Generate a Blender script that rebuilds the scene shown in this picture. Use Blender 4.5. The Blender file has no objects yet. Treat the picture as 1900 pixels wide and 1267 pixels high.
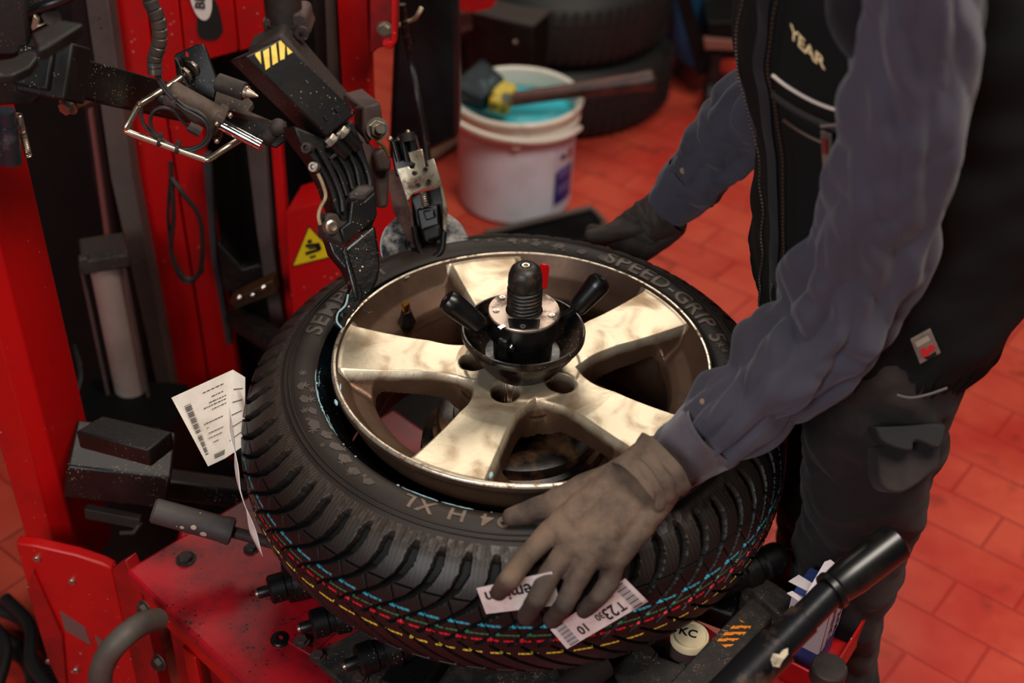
import bpy, math, random
import numpy as np
from mathutils import Vector, Matrix, noise
random.seed(7); rng = np.random.default_rng(7)
C = bpy.context.scene.collection
PI = math.pi
R_ = math.radians

# ------------------------------------------------------------------ camera
F_PX, PITCH, ROLL, CAM_H = 2400.0, R_(37.13), R_(1.85), 1.797
_c, _s, _cr, _sr = math.cos(PITCH), math.sin(PITCH), math.cos(ROLL), math.sin(ROLL)
_u0 = np.array([0, _s, _c]); _r0 = np.array([1.0, 0, 0])
FWD = np.array([0, _c, -_s]); RT = _cr*_r0 + _sr*_u0; UP = _cr*_u0 - _sr*_r0
cam_d = bpy.data.cameras.new('camera'); cam = bpy.data.objects.new('camera', cam_d); C.objects.link(cam)
mw = Matrix.Identity(4)
for i in range(3):
    mw[i][0] = RT[i]; mw[i][1] = UP[i]; mw[i][2] = -FWD[i]
mw[2][3] = CAM_H
cam.matrix_world = mw
cam_d.sensor_fit = 'HORIZONTAL'; cam_d.sensor_width = 36.0; cam_d.lens = F_PX/1900*36
cam_d.clip_start = .05
cam_d.dof.use_dof = True; cam_d.dof.focus_distance = 1.57; cam_d.dof.aperture_fstop = 3.2
bpy.context.scene.camera = cam

# ------------------------------------------------------------------ light
sc = bpy.context.scene
sc.view_settings.view_transform = 'Standard'; sc.view_settings.look = 'None'
sc.view_settings.exposure = 0.0; sc.view_settings.gamma = 1.0; sc.view_settings.use_curve_mapping = False
w = bpy.data.worlds.new('workshop_air'); sc.world = w; w.use_nodes = True
w.node_tree.nodes['Background'].inputs[0].default_value = (.60, .62, .75, 1)
w.node_tree.nodes['Background'].inputs[1].default_value = 0.014
def area(name, loc, target, sx, sy, power, col):
    l = bpy.data.lights.new(name, 'AREA'); l.shape = 'RECTANGLE'; l.size = sx; l.size_y = sy
    l.energy = power; l.color = col
    o = bpy.data.objects.new(name, l); C.objects.link(o); o.location = loc
    o.rotation_euler = (Vector(target)-Vector(loc)).to_track_quat('-Z', 'Y').to_euler()
    return o
# lamp rows on the ceiling, plus an added fill lamp behind the camera
area('ceiling_lamp_far', (.15, 4.0, 3.15), (0, 1.3, .8), 2.4, .7, 44, (1.0, .90, .78))
area('ceiling_lamp_near', (.9, .8, 3.3), (.5, 1.6, .4), 1.4, .9, 78, (1.0, .91, .80))
area('front_fill_light', (-1.3, -1.5, 2.6), (0.1, 1.7, .6), 1.2, 1.2, 66, (.96, .96, .98))

# ------------------------------------------------------------------ helpers
def ray(px, py): return FWD + (px-950)/F_PX*RT - (py-633.5)/F_PX*UP
def U(px, py, z=None, y=None, x=None, d=None):
    v = ray(px, py)
    if z is not None: t = (z-CAM_H)/v[2]
    elif y is not None: t = y/v[1]
    elif x is not None: t = x/v[0]
    else: t = d
    return np.array([0, 0, CAM_H]) + t*v
def pxm(p):                       # metres per reference pixel at a point
    return float((np.array(p)-[0, 0, CAM_H])@FWD)/F_PX
def V(*a): return np.array(a, float)
def unit(v): v = np.array(v, float); return v/np.linalg.norm(v)
def frame(o, z, xh):              # 4x4 with local z axis along z, x near xh
    z = unit(z); x = np.array(xh, float); x = unit(x - (x@z)*z); y = np.cross(z, x)
    M = np.eye(4); M[:3, 0] = x; M[:3, 1] = y; M[:3, 2] = z; M[:3, 3] = o
    return M
def trans(o): M = np.eye(4); M[:3, 3] = o; return M
def rotz(a): M = np.eye(4); M[0, 0] = M[1, 1] = math.cos(a); M[0, 1] = -math.sin(a); M[1, 0] = math.sin(a); return M
def rotx(a): M = np.eye(4); M[1, 1] = M[2, 2] = math.cos(a); M[1, 2] = -math.sin(a); M[2, 1] = math.sin(a); return M
def roty(a): M = np.eye(4); M[0, 0] = M[2, 2] = math.cos(a); M[0, 2] = math.sin(a); M[2, 0] = -math.sin(a); return M
def anyperp(z): return (0, 0, 1) if abs(unit(z)[2]) < .9 else (1, 0, 0)

WL = {}                           # world location of objects
def tagit(o, label=None, cat=None, group=None, kind=None):
    if label: o['label'] = label
    if cat: o['category'] = cat
    if group: o['group'] = group
    if kind: o['kind'] = kind
    return o
def thing(name, label, cat, loc=(0, 0, 0), group=None):
    o = bpy.data.objects.new(name, None); C.objects.link(o); o.location = tuple(float(x) for x in loc)
    o.empty_display_size = .05; WL[o.name] = np.array(loc, float)
    return tagit(o, label, cat, group)

class MB:
    def __init__(s, M=None): s.v = []; s.f = []; s.n = 0; s.M = M; s.mi = []; s.cur = 0
    def add(s, vs, fs, M=None):
        vs = np.array(vs, float)
        if M is not None: vs = vs@M[:3, :3].T + M[:3, 3]
        if s.M is not None: vs = vs@s.M[:3, :3].T + s.M[:3, 3]
        s.v.append(vs); s.f += [tuple(int(i)+s.n for i in f) for f in fs]; s.mi += [s.cur]*len(fs); s.n += len(vs); return s
    def box(s, c, size, M=None, taper=(1, 1)):
        x, y, z = [k/2 for k in size]; tx, ty = taper
        vs = [(-x, -y, -z), (x, -y, -z), (x, y, -z), (-x, y, -z), (-x*tx, -y*ty, z), (x*tx, -y*ty, z), (x*tx, y*ty, z), (-x*tx, y*ty, z)]
        vs = np.array(vs) + np.array(c, float)
        return s.add(vs, [(0, 3, 2, 1), (4, 5, 6, 7), (0, 1, 5, 4), (1, 2, 6, 5), (2, 3, 7, 6), (3, 0, 4, 7)], M)
    def cyl(s, p0, p1, r0, r1=None, n=24):
        p0 = np.array(p0, float); p1 = np.array(p1, float); r1 = r0 if r1 is None else r1
        L = np.linalg.norm(p1-p0); return s.lathe([(0, 0), (r0, 0), (r1, L), (0, L)], frame(p0, p1-p0, anyperp(p1-p0)), n)
    def lathe(s, prof, M=None, n=32, a0=0, a1=2*PI):
        full = abs(a1-a0-2*PI) < 1e-6
        m = n if full else n+1
        vs = []; fs = []; idx = []
        for r, z in prof:
            if r < 1e-7: idx.append([len(vs)]*m); vs.append((0, 0, z))
            else:
                idx.append(list(range(len(vs), len(vs)+m)))
                for k in range(m):
                    a = a0+(a1-a0)*k/n; vs.append((r*math.cos(a), r*math.sin(a), z))
        for i in range(len(prof)-1):
            A, B = idx[i], idx[i+1]
            for k in range(n):
                k2 = (k+1) % m
                q = [A[k], A[k2], B[k2], B[k]]; u = []
                for t in q:
                    if t not in u: u.append(t)
                if len(u) > 2: fs.append(u)
        return s.add(vs, fs, M)
    def tube(s, pts, r, n=12, closed=False, caps=True):
        P = [np.array(p, float) for p in pts]; m = len(P)
        rs = r if hasattr(r, '__len__') else [r]*m
        T = []
        for i in range(m):
            a = P[(i-1) % m] if (closed or i > 0) else P[i]; b = P[(i+1) % m] if (closed or i < m-1) else P[i]
            T.append(unit(b-a))
        N = np.array(anyperp(T[0]), float); N = unit(N-(N@T[0])*T[0]); vs = []
        for i in range(m):
            N = unit(N-(N@T[i])*T[i]); B = np.cross(T[i], N)
            for k in range(n):
                a = 2*PI*k/n; vs.append(P[i]+rs[i]*(math.cos(a)*N+math.sin(a)*B))
        fs = []
        for i in range(m if closed else m-1):
            j = (i+1) % m
            for k in range(n): fs.append((i*n+k, i*n+(k+1) % n, j*n+(k+1) % n, j*n+k))
        if caps and not closed: fs.append(tuple(range(n))[::-1]); fs.append(tuple(range((m-1)*n, m*n)))
        return s.add(vs, fs)
    def prism(s, out, z0, z1, M=None):
        n = len(out); vs = [(x, y, z0) for x, y in out]+[(x, y, z1) for x, y in out]
        A = sum(out[i][0]*out[(i+1) % n][1]-out[(i+1) % n][0]*out[i][1] for i in range(n))
        fs = [tuple(range(n))[::-1], tuple(range(n, 2*n))]+[(i, (i+1) % n, n+(i+1) % n, n+i) for i in range(n)]
        if (A < 0) != (z1 < z0): fs = [f[::-1] for f in fs]
        return s.add(vs, fs, M)
    def sphere(s, c, r, n=16, sc=(1, 1, 1)):
        M = trans(c)@np.diag([sc[0], sc[1], sc[2], 1.0])
        return s.lathe([(r*math.sin(PI*k/(n//2)), -r*math.cos(PI*k/(n//2))) for k in range(n//2+1)], M, n)
    def hexa(s, p, d, r, h):
        M = frame(p, d, anyperp(d)); s.lathe([(0, 0), (r, 0), (r, h*.85), (r*.9, h), (0, h)], M, 6)
        return s.lathe([(0, -.0003), (r*1.35, -.0003), (r*1.35, h*.2), (0, h*.2)], M, 20)
    def cap_screw(s, p, d, r, h):      # socket head cap screw
        M = frame(p, d, anyperp(d))
        s.lathe([(0, 0), (r, 0), (r, h*.9), (r*.9, h), (r*.55, h)], M, 20); s.lathe([(r*.55, h), (r*.5, h*.5), (0, h*.5)], M, 6)
        return s
    def build(s, name, mat, parent=None, bevel=0, ang=35, seg=2, sub=0, solid=0, label=None, kind=None):
        v = np.concatenate(s.v) if s.v else np.zeros((0, 3))
        c = (v.min(0)+v.max(0))/2
        me = bpy.data.meshes.new(name); me.from_pydata((v-c).tolist(), [], s.f)
        for m in (mat if isinstance(mat, (list, tuple)) else [mat]): me.materials.append(m)
        if any(s.mi): me.polygons.foreach_set('material_index', s.mi)
        me.update(); me.validate()
        o = bpy.data.objects.new(name, me); C.objects.link(o)
        if ang is not None:
            me.shade_smooth()
            if ang < 180: me.set_sharp_from_angle(angle=R_(ang))
        if parent is not None:
            o.parent = parent; o.location = tuple(c-WL[parent.name])
        else: o.location = tuple(c)
        WL[o.name] = c
        if solid:
            m = o.modifiers.new('solid', 'SOLIDIFY'); m.thickness = solid; m.offset = 0
        if bevel:
            m = o.modifiers.new('bevel', 'BEVEL'); m.width = bevel; m.segments = seg; m.limit_method = 'ANGLE'; m.angle_limit = R_(40)
            m.harden_normals = False
        if sub:
            m = o.modifiers.new('sub', 'SUBSURF'); m.levels = sub; m.render_levels = sub
        if label: o['label'] = label
        if kind: o['kind'] = kind
        return o

def grid_mesh(name, P, mat, parent=None, closed_u=False, uv=None, keep=None, smooth=180, facekeep=None):
    """P: (nu,nv,3) array of points; quads between; facekeep (nu',nv) mask."""
    nu, nv = P.shape[:2]
    idx = np.arange(nu*nv).reshape(nu, nv)
    a = idx if closed_u else idx[:-1]
    b = np.roll(idx, -1, 0) if closed_u else idx[1:]
    q = np.stack([a[:, :-1], b[:, :-1], b[:, 1:], a[:, 1:]], -1)
    if facekeep is not None: q = q[facekeep]
    q = q.reshape(-1, 4)
    used = np.zeros(nu*nv, bool); used[q.ravel()] = True
    remap = np.cumsum(used)-1
    v = P.reshape(-1, 3)[used]; q = remap[q]
    c = (v.min(0)+v.max(0))/2
    me = bpy.data.meshes.new(name)
    me.vertices.add(len(v)); me.vertices.foreach_set('co', (v-c).astype(np.float32).ravel())
    me.loops.add(q.size); me.loops.foreach_set('vertex_index', q.ravel().astype(np.int32))
    me.polygons.add(len(q)); me.polygons.foreach_set('loop_start', (np.arange(len(q))*4).astype(np.int32))
    if uv is not None:
        uvl = me.uv_layers.new(name='UVMap')
        uvv = uv.reshape(-1, 2)[used][q.ravel()]
        uvl.data.foreach_set('uv', uvv.astype(np.float32).ravel())
    for m in (mat if isinstance(mat, (list, tuple)) else [mat]): me.materials.append(m)
    me.update(calc_edges=True); me.validate(); me.shade_smooth()
    if smooth < 180: me.set_sharp_from_angle(angle=R_(smooth))
    o = bpy.data.objects.new(name, me); C.objects.link(o)
    if parent is not None: o.parent = parent; o.location = tuple(c-WL[parent.name])
    else: o.location = tuple(c)
    WL[o.name] = c
    return o

def bake(o):                          # apply modifiers without ops
    dg = bpy.context.evaluated_depsgraph_get(); dg.update()
    me = bpy.data.meshes.new_from_object(o.evaluated_get(dg))
    old = o.data; o.modifiers.clear(); o.data = me; bpy.data.meshes.remove(old)
    return o
def remeshed(o, voxel, smooth=6, fac=.5):
    m = o.modifiers.new('r', 'REMESH'); m.mode = 'VOXEL'; m.voxel_size = voxel; m.use_smooth_shade = True
    m = o.modifiers.new('s', 'SMOOTH'); m.iterations = smooth; m.factor = fac
    mats = list(o.data.materials); bake(o)
    o.data.materials.clear()
    for k in mats: o.data.materials.append(k)
    o.data.shade_smooth(); return o

def catmull(pts, n):                  # resample a polyline smoothly; pts may carry extra columns
    P = np.array(pts, float); m = len(P)
    Q = np.vstack([2*P[0]-P[1], P, 2*P[-1]-P[-2]]); out = []
    for i in range(n):
        t = i/(n-1)*(m-1); k = min(int(t), m-2); t -= k
        a, b, c, d = Q[k], Q[k+1], Q[k+2], Q[k+3]
        out.append(.5*((2*b)+(-a+c)*t+(2*a-5*b+4*c-d)*t*t+(-a+3*b-3*c+d)*t**3))
    return np.array(out)

# ------------------------------------------------------------------ materials
def lin(c):                           # sRGB 0-255 -> linear
    return tuple(((x/255)/12.92 if x/255 <= .04045 else ((x/255+.055)/1.055)**2.4) for x in c)+(1,)
MATS = {}
def mat(name, base, rough=.5, metal=0., dirt=None, dscale=8, damt=.5, dlo=.45, dhi=.65, specks=None, sscale=180, sth=.06,
        bump=0, bscale=60, coat=0, spec=.5, drough=None, fabric=None, aniso=None):
    m = bpy.data.materials.new(name); m.use_nodes = True; MATS[name] = m
    N, L = m.node_tree.nodes, m.node_tree.links; b = N['Principled BSDF']
    b.inputs['Base Color'].default_value = lin(base); b.inputs['Roughness'].default_value = rough
    b.inputs['Metallic'].default_value = metal; b.inputs['Specular IOR Level'].default_value = spec
    if coat: b.inputs['Coat Weight'].default_value = coat; b.inputs['Coat Roughness'].default_value = .15
    tc = N.new('ShaderNodeTexCoord'); col = None
    def noise_t(scale, det=5, rg=.6):
        n = N.new('ShaderNodeTexNoise'); n.inputs['Scale'].default_value = scale; n.inputs['Detail'].default_value = det
        n.inputs['Roughness'].default_value = rg; L.new(tc.outputs['Object'], n.inputs['Vector']); return n
    def mixc(fac, a, bcol):
        x = N.new('ShaderNodeMix'); x.data_type = 'RGBA'; L.new(fac, x.inputs[0])
        if isinstance(a, tuple): x.inputs[6].default_value = a
        else: L.new(a, x.inputs[6])
        x.inputs[7].default_value = bcol; return x.outputs[2]
    cur = lin(base)
    if dirt is not None:
        n = noise_t(dscale, 7, .65); r = N.new('ShaderNodeMapRange'); r.inputs[1].default_value = dlo; r.inputs[2].default_value = dhi
        r.inputs[4].default_value = damt; L.new(n.outputs[0], r.inputs[0]); cur = mixc(r.outputs[0], cur, lin(dirt))
        if drough is not None or metal > 0:
            rr = N.new('ShaderNodeMapRange'); rr.inputs[1].default_value = dlo; rr.inputs[2].default_value = dhi
            rr.inputs[3].default_value = rough; rr.inputs[4].default_value = drough if drough is not None else min(1, rough+.25)
            L.new(n.outputs[0], rr.inputs[0]); L.new(rr.outputs[0], b.inputs['Roughness'])
    if specks is not None:
        vv = N.new('ShaderNodeTexVoronoi'); vv.inputs['Scale'].default_value = sscale; L.new(tc.outputs['Object'], vv.inputs['Vector'])
        n2 = noise_t(sscale*.12, 2)
        ad = N.new('ShaderNodeMath'); ad.operation = 'MULTIPLY_ADD'; ad.inputs[1].default_value = sth*11; ad.inputs[2].default_value = -sth*3.9
        L.new(n2.outputs[0], ad.inputs[0])
        th = N.new('ShaderNodeMath'); th.operation = 'LESS_THAN'; L.new(vv.outputs['Distance'], th.inputs[0]); L.new(ad.outputs[0], th.inputs[1])
        cur = mixc(th.outputs[0], cur, lin(specks))
    if not isinstance(cur, tuple): L.new(cur, b.inputs['Base Color'])
    if bump:
        n = noise_t(bscale, 6, .65); bp = N.new('ShaderNodeBump'); bp.inputs['Strength'].default_value = 1; bp.inputs['Distance'].default_value = bump
        L.new(n.outputs[0], bp.inputs['Height']); L.new(bp.outputs[0], b.inputs['Normal'])
    if fabric is not None:
        wv = N.new('ShaderNodeTexNoise'); wv.inputs['Scale'].default_value = fabric[0]; wv.inputs['Detail'].default_value = 3
        L.new(tc.outputs['Object'], wv.inputs['Vector'])
        bp = N.new('ShaderNodeBump'); bp.inputs['Distance'].default_value = fabric[1]; L.new(wv.outputs[0], bp.inputs['Height'])
        L.new(bp.outputs[0], b.inputs['Normal']); b.inputs['Sheen Weight'].default_value = fabric[2]; b.inputs['Sheen Roughness'].default_value = .5
    return m

red = mat('red_machine_paint', (178, 3, 6), .42, dirt=(70, 6, 8), dscale=9, damt=.6, dlo=.5, dhi=.8, specks=(190, 130, 120), sscale=70, sth=.035, bump=.0004, bscale=40, drough=.65)
reddk = mat('red_paint_grimy', (150, 4, 8), .5, dirt=(30, 6, 8), dscale=6, damt=.8, dlo=.45, dhi=.7, bump=.0005, bscale=30)
redtop = mat('red_paint_dusty_top', (160, 10, 26), .42, dirt=(58, 16, 22), dscale=13, damt=.85, dlo=.44, dhi=.68, specks=(34, 10, 12), sscale=110, sth=.085, bump=.0004, bscale=50)
blackp = mat('black_enamel', (9, 9, 10), .42, spec=.4, dirt=(46, 38, 32), dscale=10, damt=.55, dlo=.52, dhi=.8, specks=(160, 134, 106), sscale=250, sth=.06, bump=.0003, bscale=60)
blackm = mat('black_matt_metal', (9, 8, 8), .5, spec=.35, dirt=(40, 33, 29), dscale=16, damt=.55, dlo=.48, dhi=.75, specks=(120, 100, 85), sscale=150, sth=.04, bump=.0005, bscale=90)
blackd = mat('black_oily_iron', (4, 4, 4), .6, spec=.2, dirt=(13, 11, 10), dscale=8, damt=.6, bump=.0006, bscale=40)
greyc = mat('dusty_grey_steel', (82, 70, 66), .6, .2, dirt=(44, 34, 33), dscale=5, damt=.7, specks=(35, 30, 30), sscale=40, sth=.04, bump=.0004, bscale=60)
greyd = mat('dark_dusty_steel', (56, 46, 42), .62, .25, dirt=(26, 21, 20), dscale=12, damt=.7, specks=(120, 98, 84), sscale=130, sth=.05, bump=.0006, bscale=110)
granite = mat('gritty_dusty_black_plate', (34, 30, 28), .7, .1, dirt=(74, 62, 52), dscale=60, damt=.55, dlo=.45, dhi=.7, specks=(124, 100, 86), sscale=260, sth=.09, bump=.0008, bscale=160)
brown = mat('brown_grimy_steel', (80, 62, 58), .6, .3, dirt=(40, 32, 30), dscale=10, damt=.7, bump=.0005, bscale=80)
chrome = mat('polished_chrome', (215, 212, 208), .12, 1.0, dirt=(120, 105, 92), dscale=30, damt=.5, dlo=.5, dhi=.75)
dullm = mat('dull_steel_rod', (178, 164, 146), .32, .9, dirt=(88, 72, 60), dscale=25, damt=.7, dlo=.45, dhi=.7, bump=.0003, bscale=120)
zinc = mat('zinc_bolt', (190, 180, 165), .3, .9, dirt=(85, 75, 66), dscale=60, damt=.7)
rustpl = mat('worn_steel_plate', (200, 190, 165), .36, .85, dirt=(78, 50, 40), dscale=22, damt=.9, dlo=.46, dhi=.62, bump=.0005, bscale=70)
rustdk = mat('rusty_steel_plate', (118, 92, 82), .48, .7, dirt=(56, 30, 28), dscale=18, damt=.9, dlo=.42, dhi=.6, bump=.0006, bscale=60)
cylg = mat('grey_cylinder_paint', (140, 122, 112), .5, dirt=(96, 80, 74), dscale=5, damt=.6, specks=(60, 40, 34), sscale=22, sth=.03)
gum = mat('black_grip_rubber', (24, 22, 22), .55, dirt=(56, 48, 44), dscale=14, damt=.6, bump=.0004, bscale=80)
plastic = mat('black_plastic', (10, 10, 10), .32, dirt=(34, 28, 25), dscale=20, damt=.5, dlo=.5, dhi=.7, bump=.0002, bscale=90)
yellow = mat('hazard_yellow_paint', (242, 208, 92), .5, dirt=(150, 120, 60), dscale=50, damt=.4)
yelsign = mat('warning_sign_yellow', (216, 184, 14), .5)
ink = mat('black_print', (10, 9, 9), .5)
# ================================================================== alloy wheel
O = V(.0134, 1.263, .82)
alloy = mat('machined_alloy_face', (212, 198, 170), .36, .75, dirt=(118, 86, 58), dscale=13, damt=.85, dlo=.52, dhi=.72, bump=.0003, bscale=140, drough=.5)
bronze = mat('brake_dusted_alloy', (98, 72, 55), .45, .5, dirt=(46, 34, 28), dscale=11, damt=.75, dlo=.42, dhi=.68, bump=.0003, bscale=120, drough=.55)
lipm = mat('scratched_rim_edge', (226, 212, 190), .28, .8, dirt=(118, 88, 66), dscale=70, damt=.9, dlo=.52, dhi=.62, bump=.0006, bscale=160)
spoke_w = bpy.data.materials.new('spoke_alloy'); spoke_w.use_nodes = True
def spoke_material(m):
    """bright machined top, brake-dust brown on the flanks: mixed by a stored paint mask"""
    N, L = m.node_tree.nodes, m.node_tree.links; b = N['Principled BSDF']
    tc = N.new('ShaderNodeTexCoord'); uvn = N.new('ShaderNodeUVMap'); sp = N.new('ShaderNodeSeparateXYZ'); L.new(uvn.outputs[0], sp.inputs[0])
    mp = N.new('ShaderNodeMapping'); L.new(tc.outputs['Object'], mp.inputs[0]); mp.inputs['Scale'].default_value = (1, 1, 1)
    n = N.new('ShaderNodeTexNoise'); n.inputs['Scale'].default_value = 16; n.inputs['Detail'].default_value = 6; n.inputs['Distortion'].default_value = .8; L.new(mp.outputs[0], n.inputs[0])
    r = N.new('ShaderNodeMapRange'); r.inputs[1].default_value = .47; r.inputs[2].default_value = .66; r.inputs[4].default_value = .8; L.new(n.outputs[0], r.inputs[0])
    x = N.new('ShaderNodeMix'); x.data_type = 'RGBA'; L.new(r.outputs[0], x.inputs[0]); x.inputs[6].default_value = lin((206, 192, 166)); x.inputs[7].default_value = lin((140, 106, 74))
    n2 = N.new('ShaderNodeTexNoise'); n2.inputs['Scale'].default_value = 40; n2.inputs['Detail'].default_value = 5; L.new(tc.outputs['Object'], n2.inputs[0])
    ad = N.new('ShaderNodeMath'); ad.operation = 'MULTIPLY_ADD'; ad.inputs[1].default_value = .5; L.new(n2.outputs[0], ad.inputs[0]); L.new(sp.outputs[0], ad.inputs[2])
    r2 = N.new('ShaderNodeMapRange'); r2.inputs[1].default_value = .45; r2.inputs[2].default_value = 1.0; L.new(ad.outputs[0], r2.inputs[0])
    y = N.new('ShaderNodeMix'); y.data_type = 'RGBA'; L.new(r2.outputs[0], y.inputs[0]); L.new(x.outputs[2], y.inputs[6]); y.inputs[7].default_value = lin((98, 72, 54))
    L.new(y.outputs[2], b.inputs['Base Color']); b.inputs['Metallic'].default_value = .7
    rr = N.new('ShaderNodeMapRange'); rr.inputs[3].default_value = .38; rr.inputs[4].default_value = .5; L.new(r.outputs[0], rr.inputs[0]); L.new(rr.outputs[0], b.inputs['Roughness'])
    n3 = N.new('ShaderNodeTexNoise'); n3.inputs['Scale'].default_value = 150; n3.inputs['Detail'].default_value = 4; L.new(tc.outputs['Object'], n3.inputs[0])
    bp = N.new('ShaderNodeBump'); bp.inputs['Distance'].default_value = .0003; L.new(n3.outputs[0], bp.inputs['Height']); L.new(bp.outputs[0], b.inputs['Normal'])
spoke_material(spoke_w)

wheel = thing('alloy_wheel', 'dirty five-spoke alloy car wheel lying flat, clamped through its hub inside the tyre', 'wheel', O-V(0, 0, .2))
SP = [R_(176.6+72*k) for k in range(5)]
def smax(a, b, k):
    h = np.clip(.5+.5*(a-b)/k, 0, 1); return b*(1-h)+a*h+k*h*(1-h)
NR, NT = 150, 1500
rr = np.concatenate([np.linspace(.012, .228, NR-12), np.linspace(.2288, .2345, 12)])
th = np.linspace(0, 2*PI, NT, endpoint=False)
Rg, Tg = np.meshgrid(rr, th)                      # (NT, NR)
dsp = np.full_like(Rg, 9.); own = np.zeros(Rg.shape, int)
for k, a in enumerate(SP):
    d = (Tg-a+PI) % (2*PI)-PI
    lat = np.where(np.abs(d) < PI/2, Rg*np.abs(np.sin(d)), 9.)
    hw = .0285+.0175*np.clip((Rg-.08)/.145, 0, 1)**1.15+.016*np.clip((.108-Rg)/.045, 0, 1)**2
    dd = lat-hw
    own = np.where(dd < dsp, k, own); dsp = np.minimum(dsp, dd)
zsp = -.004-.006*np.sin(np.clip((Rg-.05)/.18, 0, 1)*PI) - .0085*np.clip((.125-Rg)/.055, 0, 1)
Dw = np.interp(Rg, [.07, .10, .18, .23], [.030, .027, .017, .012])
wall = Dw*(np.clip((dsp+.003)/.0105, 0, 1))**1.5+np.clip(dsp-.0075, 0, .02)*1.2
zs = zsp-wall
zr = np.interp(Rg, [.0, .186, .196, .212, .222, .2265], [-.9, -.040, -.033, -.024, -.010, -.0035])
zr = np.where(Rg < .186, -.040-(.186-Rg)*1.2, zr)
zh = np.where(Rg < .070, -.0165, -.0165-(Rg-.070)*1.6)
win = -smax(smax(-dsp, Rg-.190, .014), .080-Rg, .014)   # >0 inside a window, rounded corners
Z = smax(smax(zs, zr, .006), zh, .012)
WC = .0056
Z = Z-np.clip((win-.0026)/.0030, 0, 1)**1.3*.013
gr_ = np.gradient(win, rr, axis=1); gt_ = (np.roll(win, -1, 0)-np.roll(win, 1, 0))/(2*(2*PI/NT)*Rg); g2_ = np.maximum(gr_**2+gt_**2, .09)
ex_ = np.clip(win-WC, 0, .004)                      # pull the window border onto a clean contour
Rp = Rg-ex_*gr_/g2_; Tp = Tg-ex_*gt_/g2_/Rg
Z = np.where(Rg > .2265, np.interp(Rg, [.2265, .2290, .2315, .2335, .2345], [-.0035, 0, .0006, -.0006, -.003]), Z)
Z = np.where((Rg > .220) & (Rg <= .2265), np.minimum(Z, -.0035), Z)
# lug holes and centre recess
for k, a in enumerate(SP):
    hx, hy = .0590*math.cos(a+R_(2.5)), .0590*math.sin(a+R_(2.5))
    dh = np.hypot(Rg*np.cos(Tg)-hx, Rg*np.sin(Tg)-hy)
    Z = Z-.030*np.clip((.0182-dh)/.0022, 0, 1)-.0016*np.clip((.0205-dh)/.003, 0, 1)
paint = np.clip((zsp-Z)/.016, 0, 1)               # 0 on the machined top, 1 down the flanks
paint = np.where((dsp > 0) | (Z < -.02), np.maximum(paint, .0), paint)
P = np.stack([O[0]+Rp*np.cos(Tp), O[1]+Rp*np.sin(Tp), O[2]+Z], -1)
UVp = np.stack([paint, Rg], -1)
fk = lambda cond: cond
zc = np.minimum(Z, np.roll(Z, -1, 0)); zc = np.minimum(zc[:, :-1], zc[:, 1:])
rc = (Rg[:, :-1]+Rg[:, 1:])/2; oc = own[:, :-1]; dc = dsp[:, :-1]
w4 = np.minimum(win, np.roll(win, -1, 0)); w4 = np.minimum(w4[:, :-1], w4[:, 1:])
alive = (w4 < WC) & (Rg[:, :-1] > .013)
ringz = (rc > .2285)
hubz = rc < .083
barz = (~ringz) & (~hubz) & (((Z-zr)[:, :-1] < .0025) & (rc > .184) & (dc > .006) | (rc > .2265) )
grid_mesh('rim_flange', P, lipm, wheel, True, UVp, facekeep=alive & ringz)
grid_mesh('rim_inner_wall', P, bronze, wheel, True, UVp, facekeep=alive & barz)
grid_mesh('hub', P, spoke_w, wheel, True, UVp, facekeep=alive & hubz)
for k in range(5):
    grid_mesh('spoke', P, spoke_w, wheel, True, UVp, facekeep=alive & (~ringz) & (~hubz) & (~barz) & (oc == k))
mb = MB(trans(O))
mb.lathe([(.2345, -.003), (.2347, -.008), (.2335, -.012), (.228, -.0145), (.2225, -.020), (.2195, -.03), (.2185, -.045), (.214, -.052), (.192, -.072), (.190, -.12), (.196, -.135), (.2185, -.17), (.2195, -.19), (.228, -.2), (.2345, -.205),
          (.2335, -.2065), (.225, -.2), (.214, -.19), (.212, -.17), (.190, -.14), (.184, -.12), (.184, -.07), (.186, -.045)], n=160)
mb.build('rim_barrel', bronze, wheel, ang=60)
# hub underside and weight
mb = MB(trans(O)); mb.lathe([(.082, -.03), (.078, -.05), (.0, -.05)], n=64); mb.build('hub_pad', bronze, wheel)
# valve
vp = U(755, 598, z=.82-.035)
mb = MB(); ax = unit(V(.0, -.25, 1)); b0 = vp
mb.lathe([(0, -.006), (.010, -.006), (.0118, 0), (.0108, .005), (.0085, .013), (.0066, .024), (0, .024)], frame(b0, ax, (1, 0, 0)), 24)
vs = mb.build('valve_stem', plastic, wheel)
mb = MB(); mb.lathe([(0, .0), (.0050, .0), (.0055, .002), (.0055, .013), (.0042, .016), (0, .016)], frame(b0+ax*.024, ax, (1, 0, 0)), 18)
mb.build('valve_cap', mat('brass', (206, 150, 62), .25, 1.0), vs, label='brass valve cap')
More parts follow.
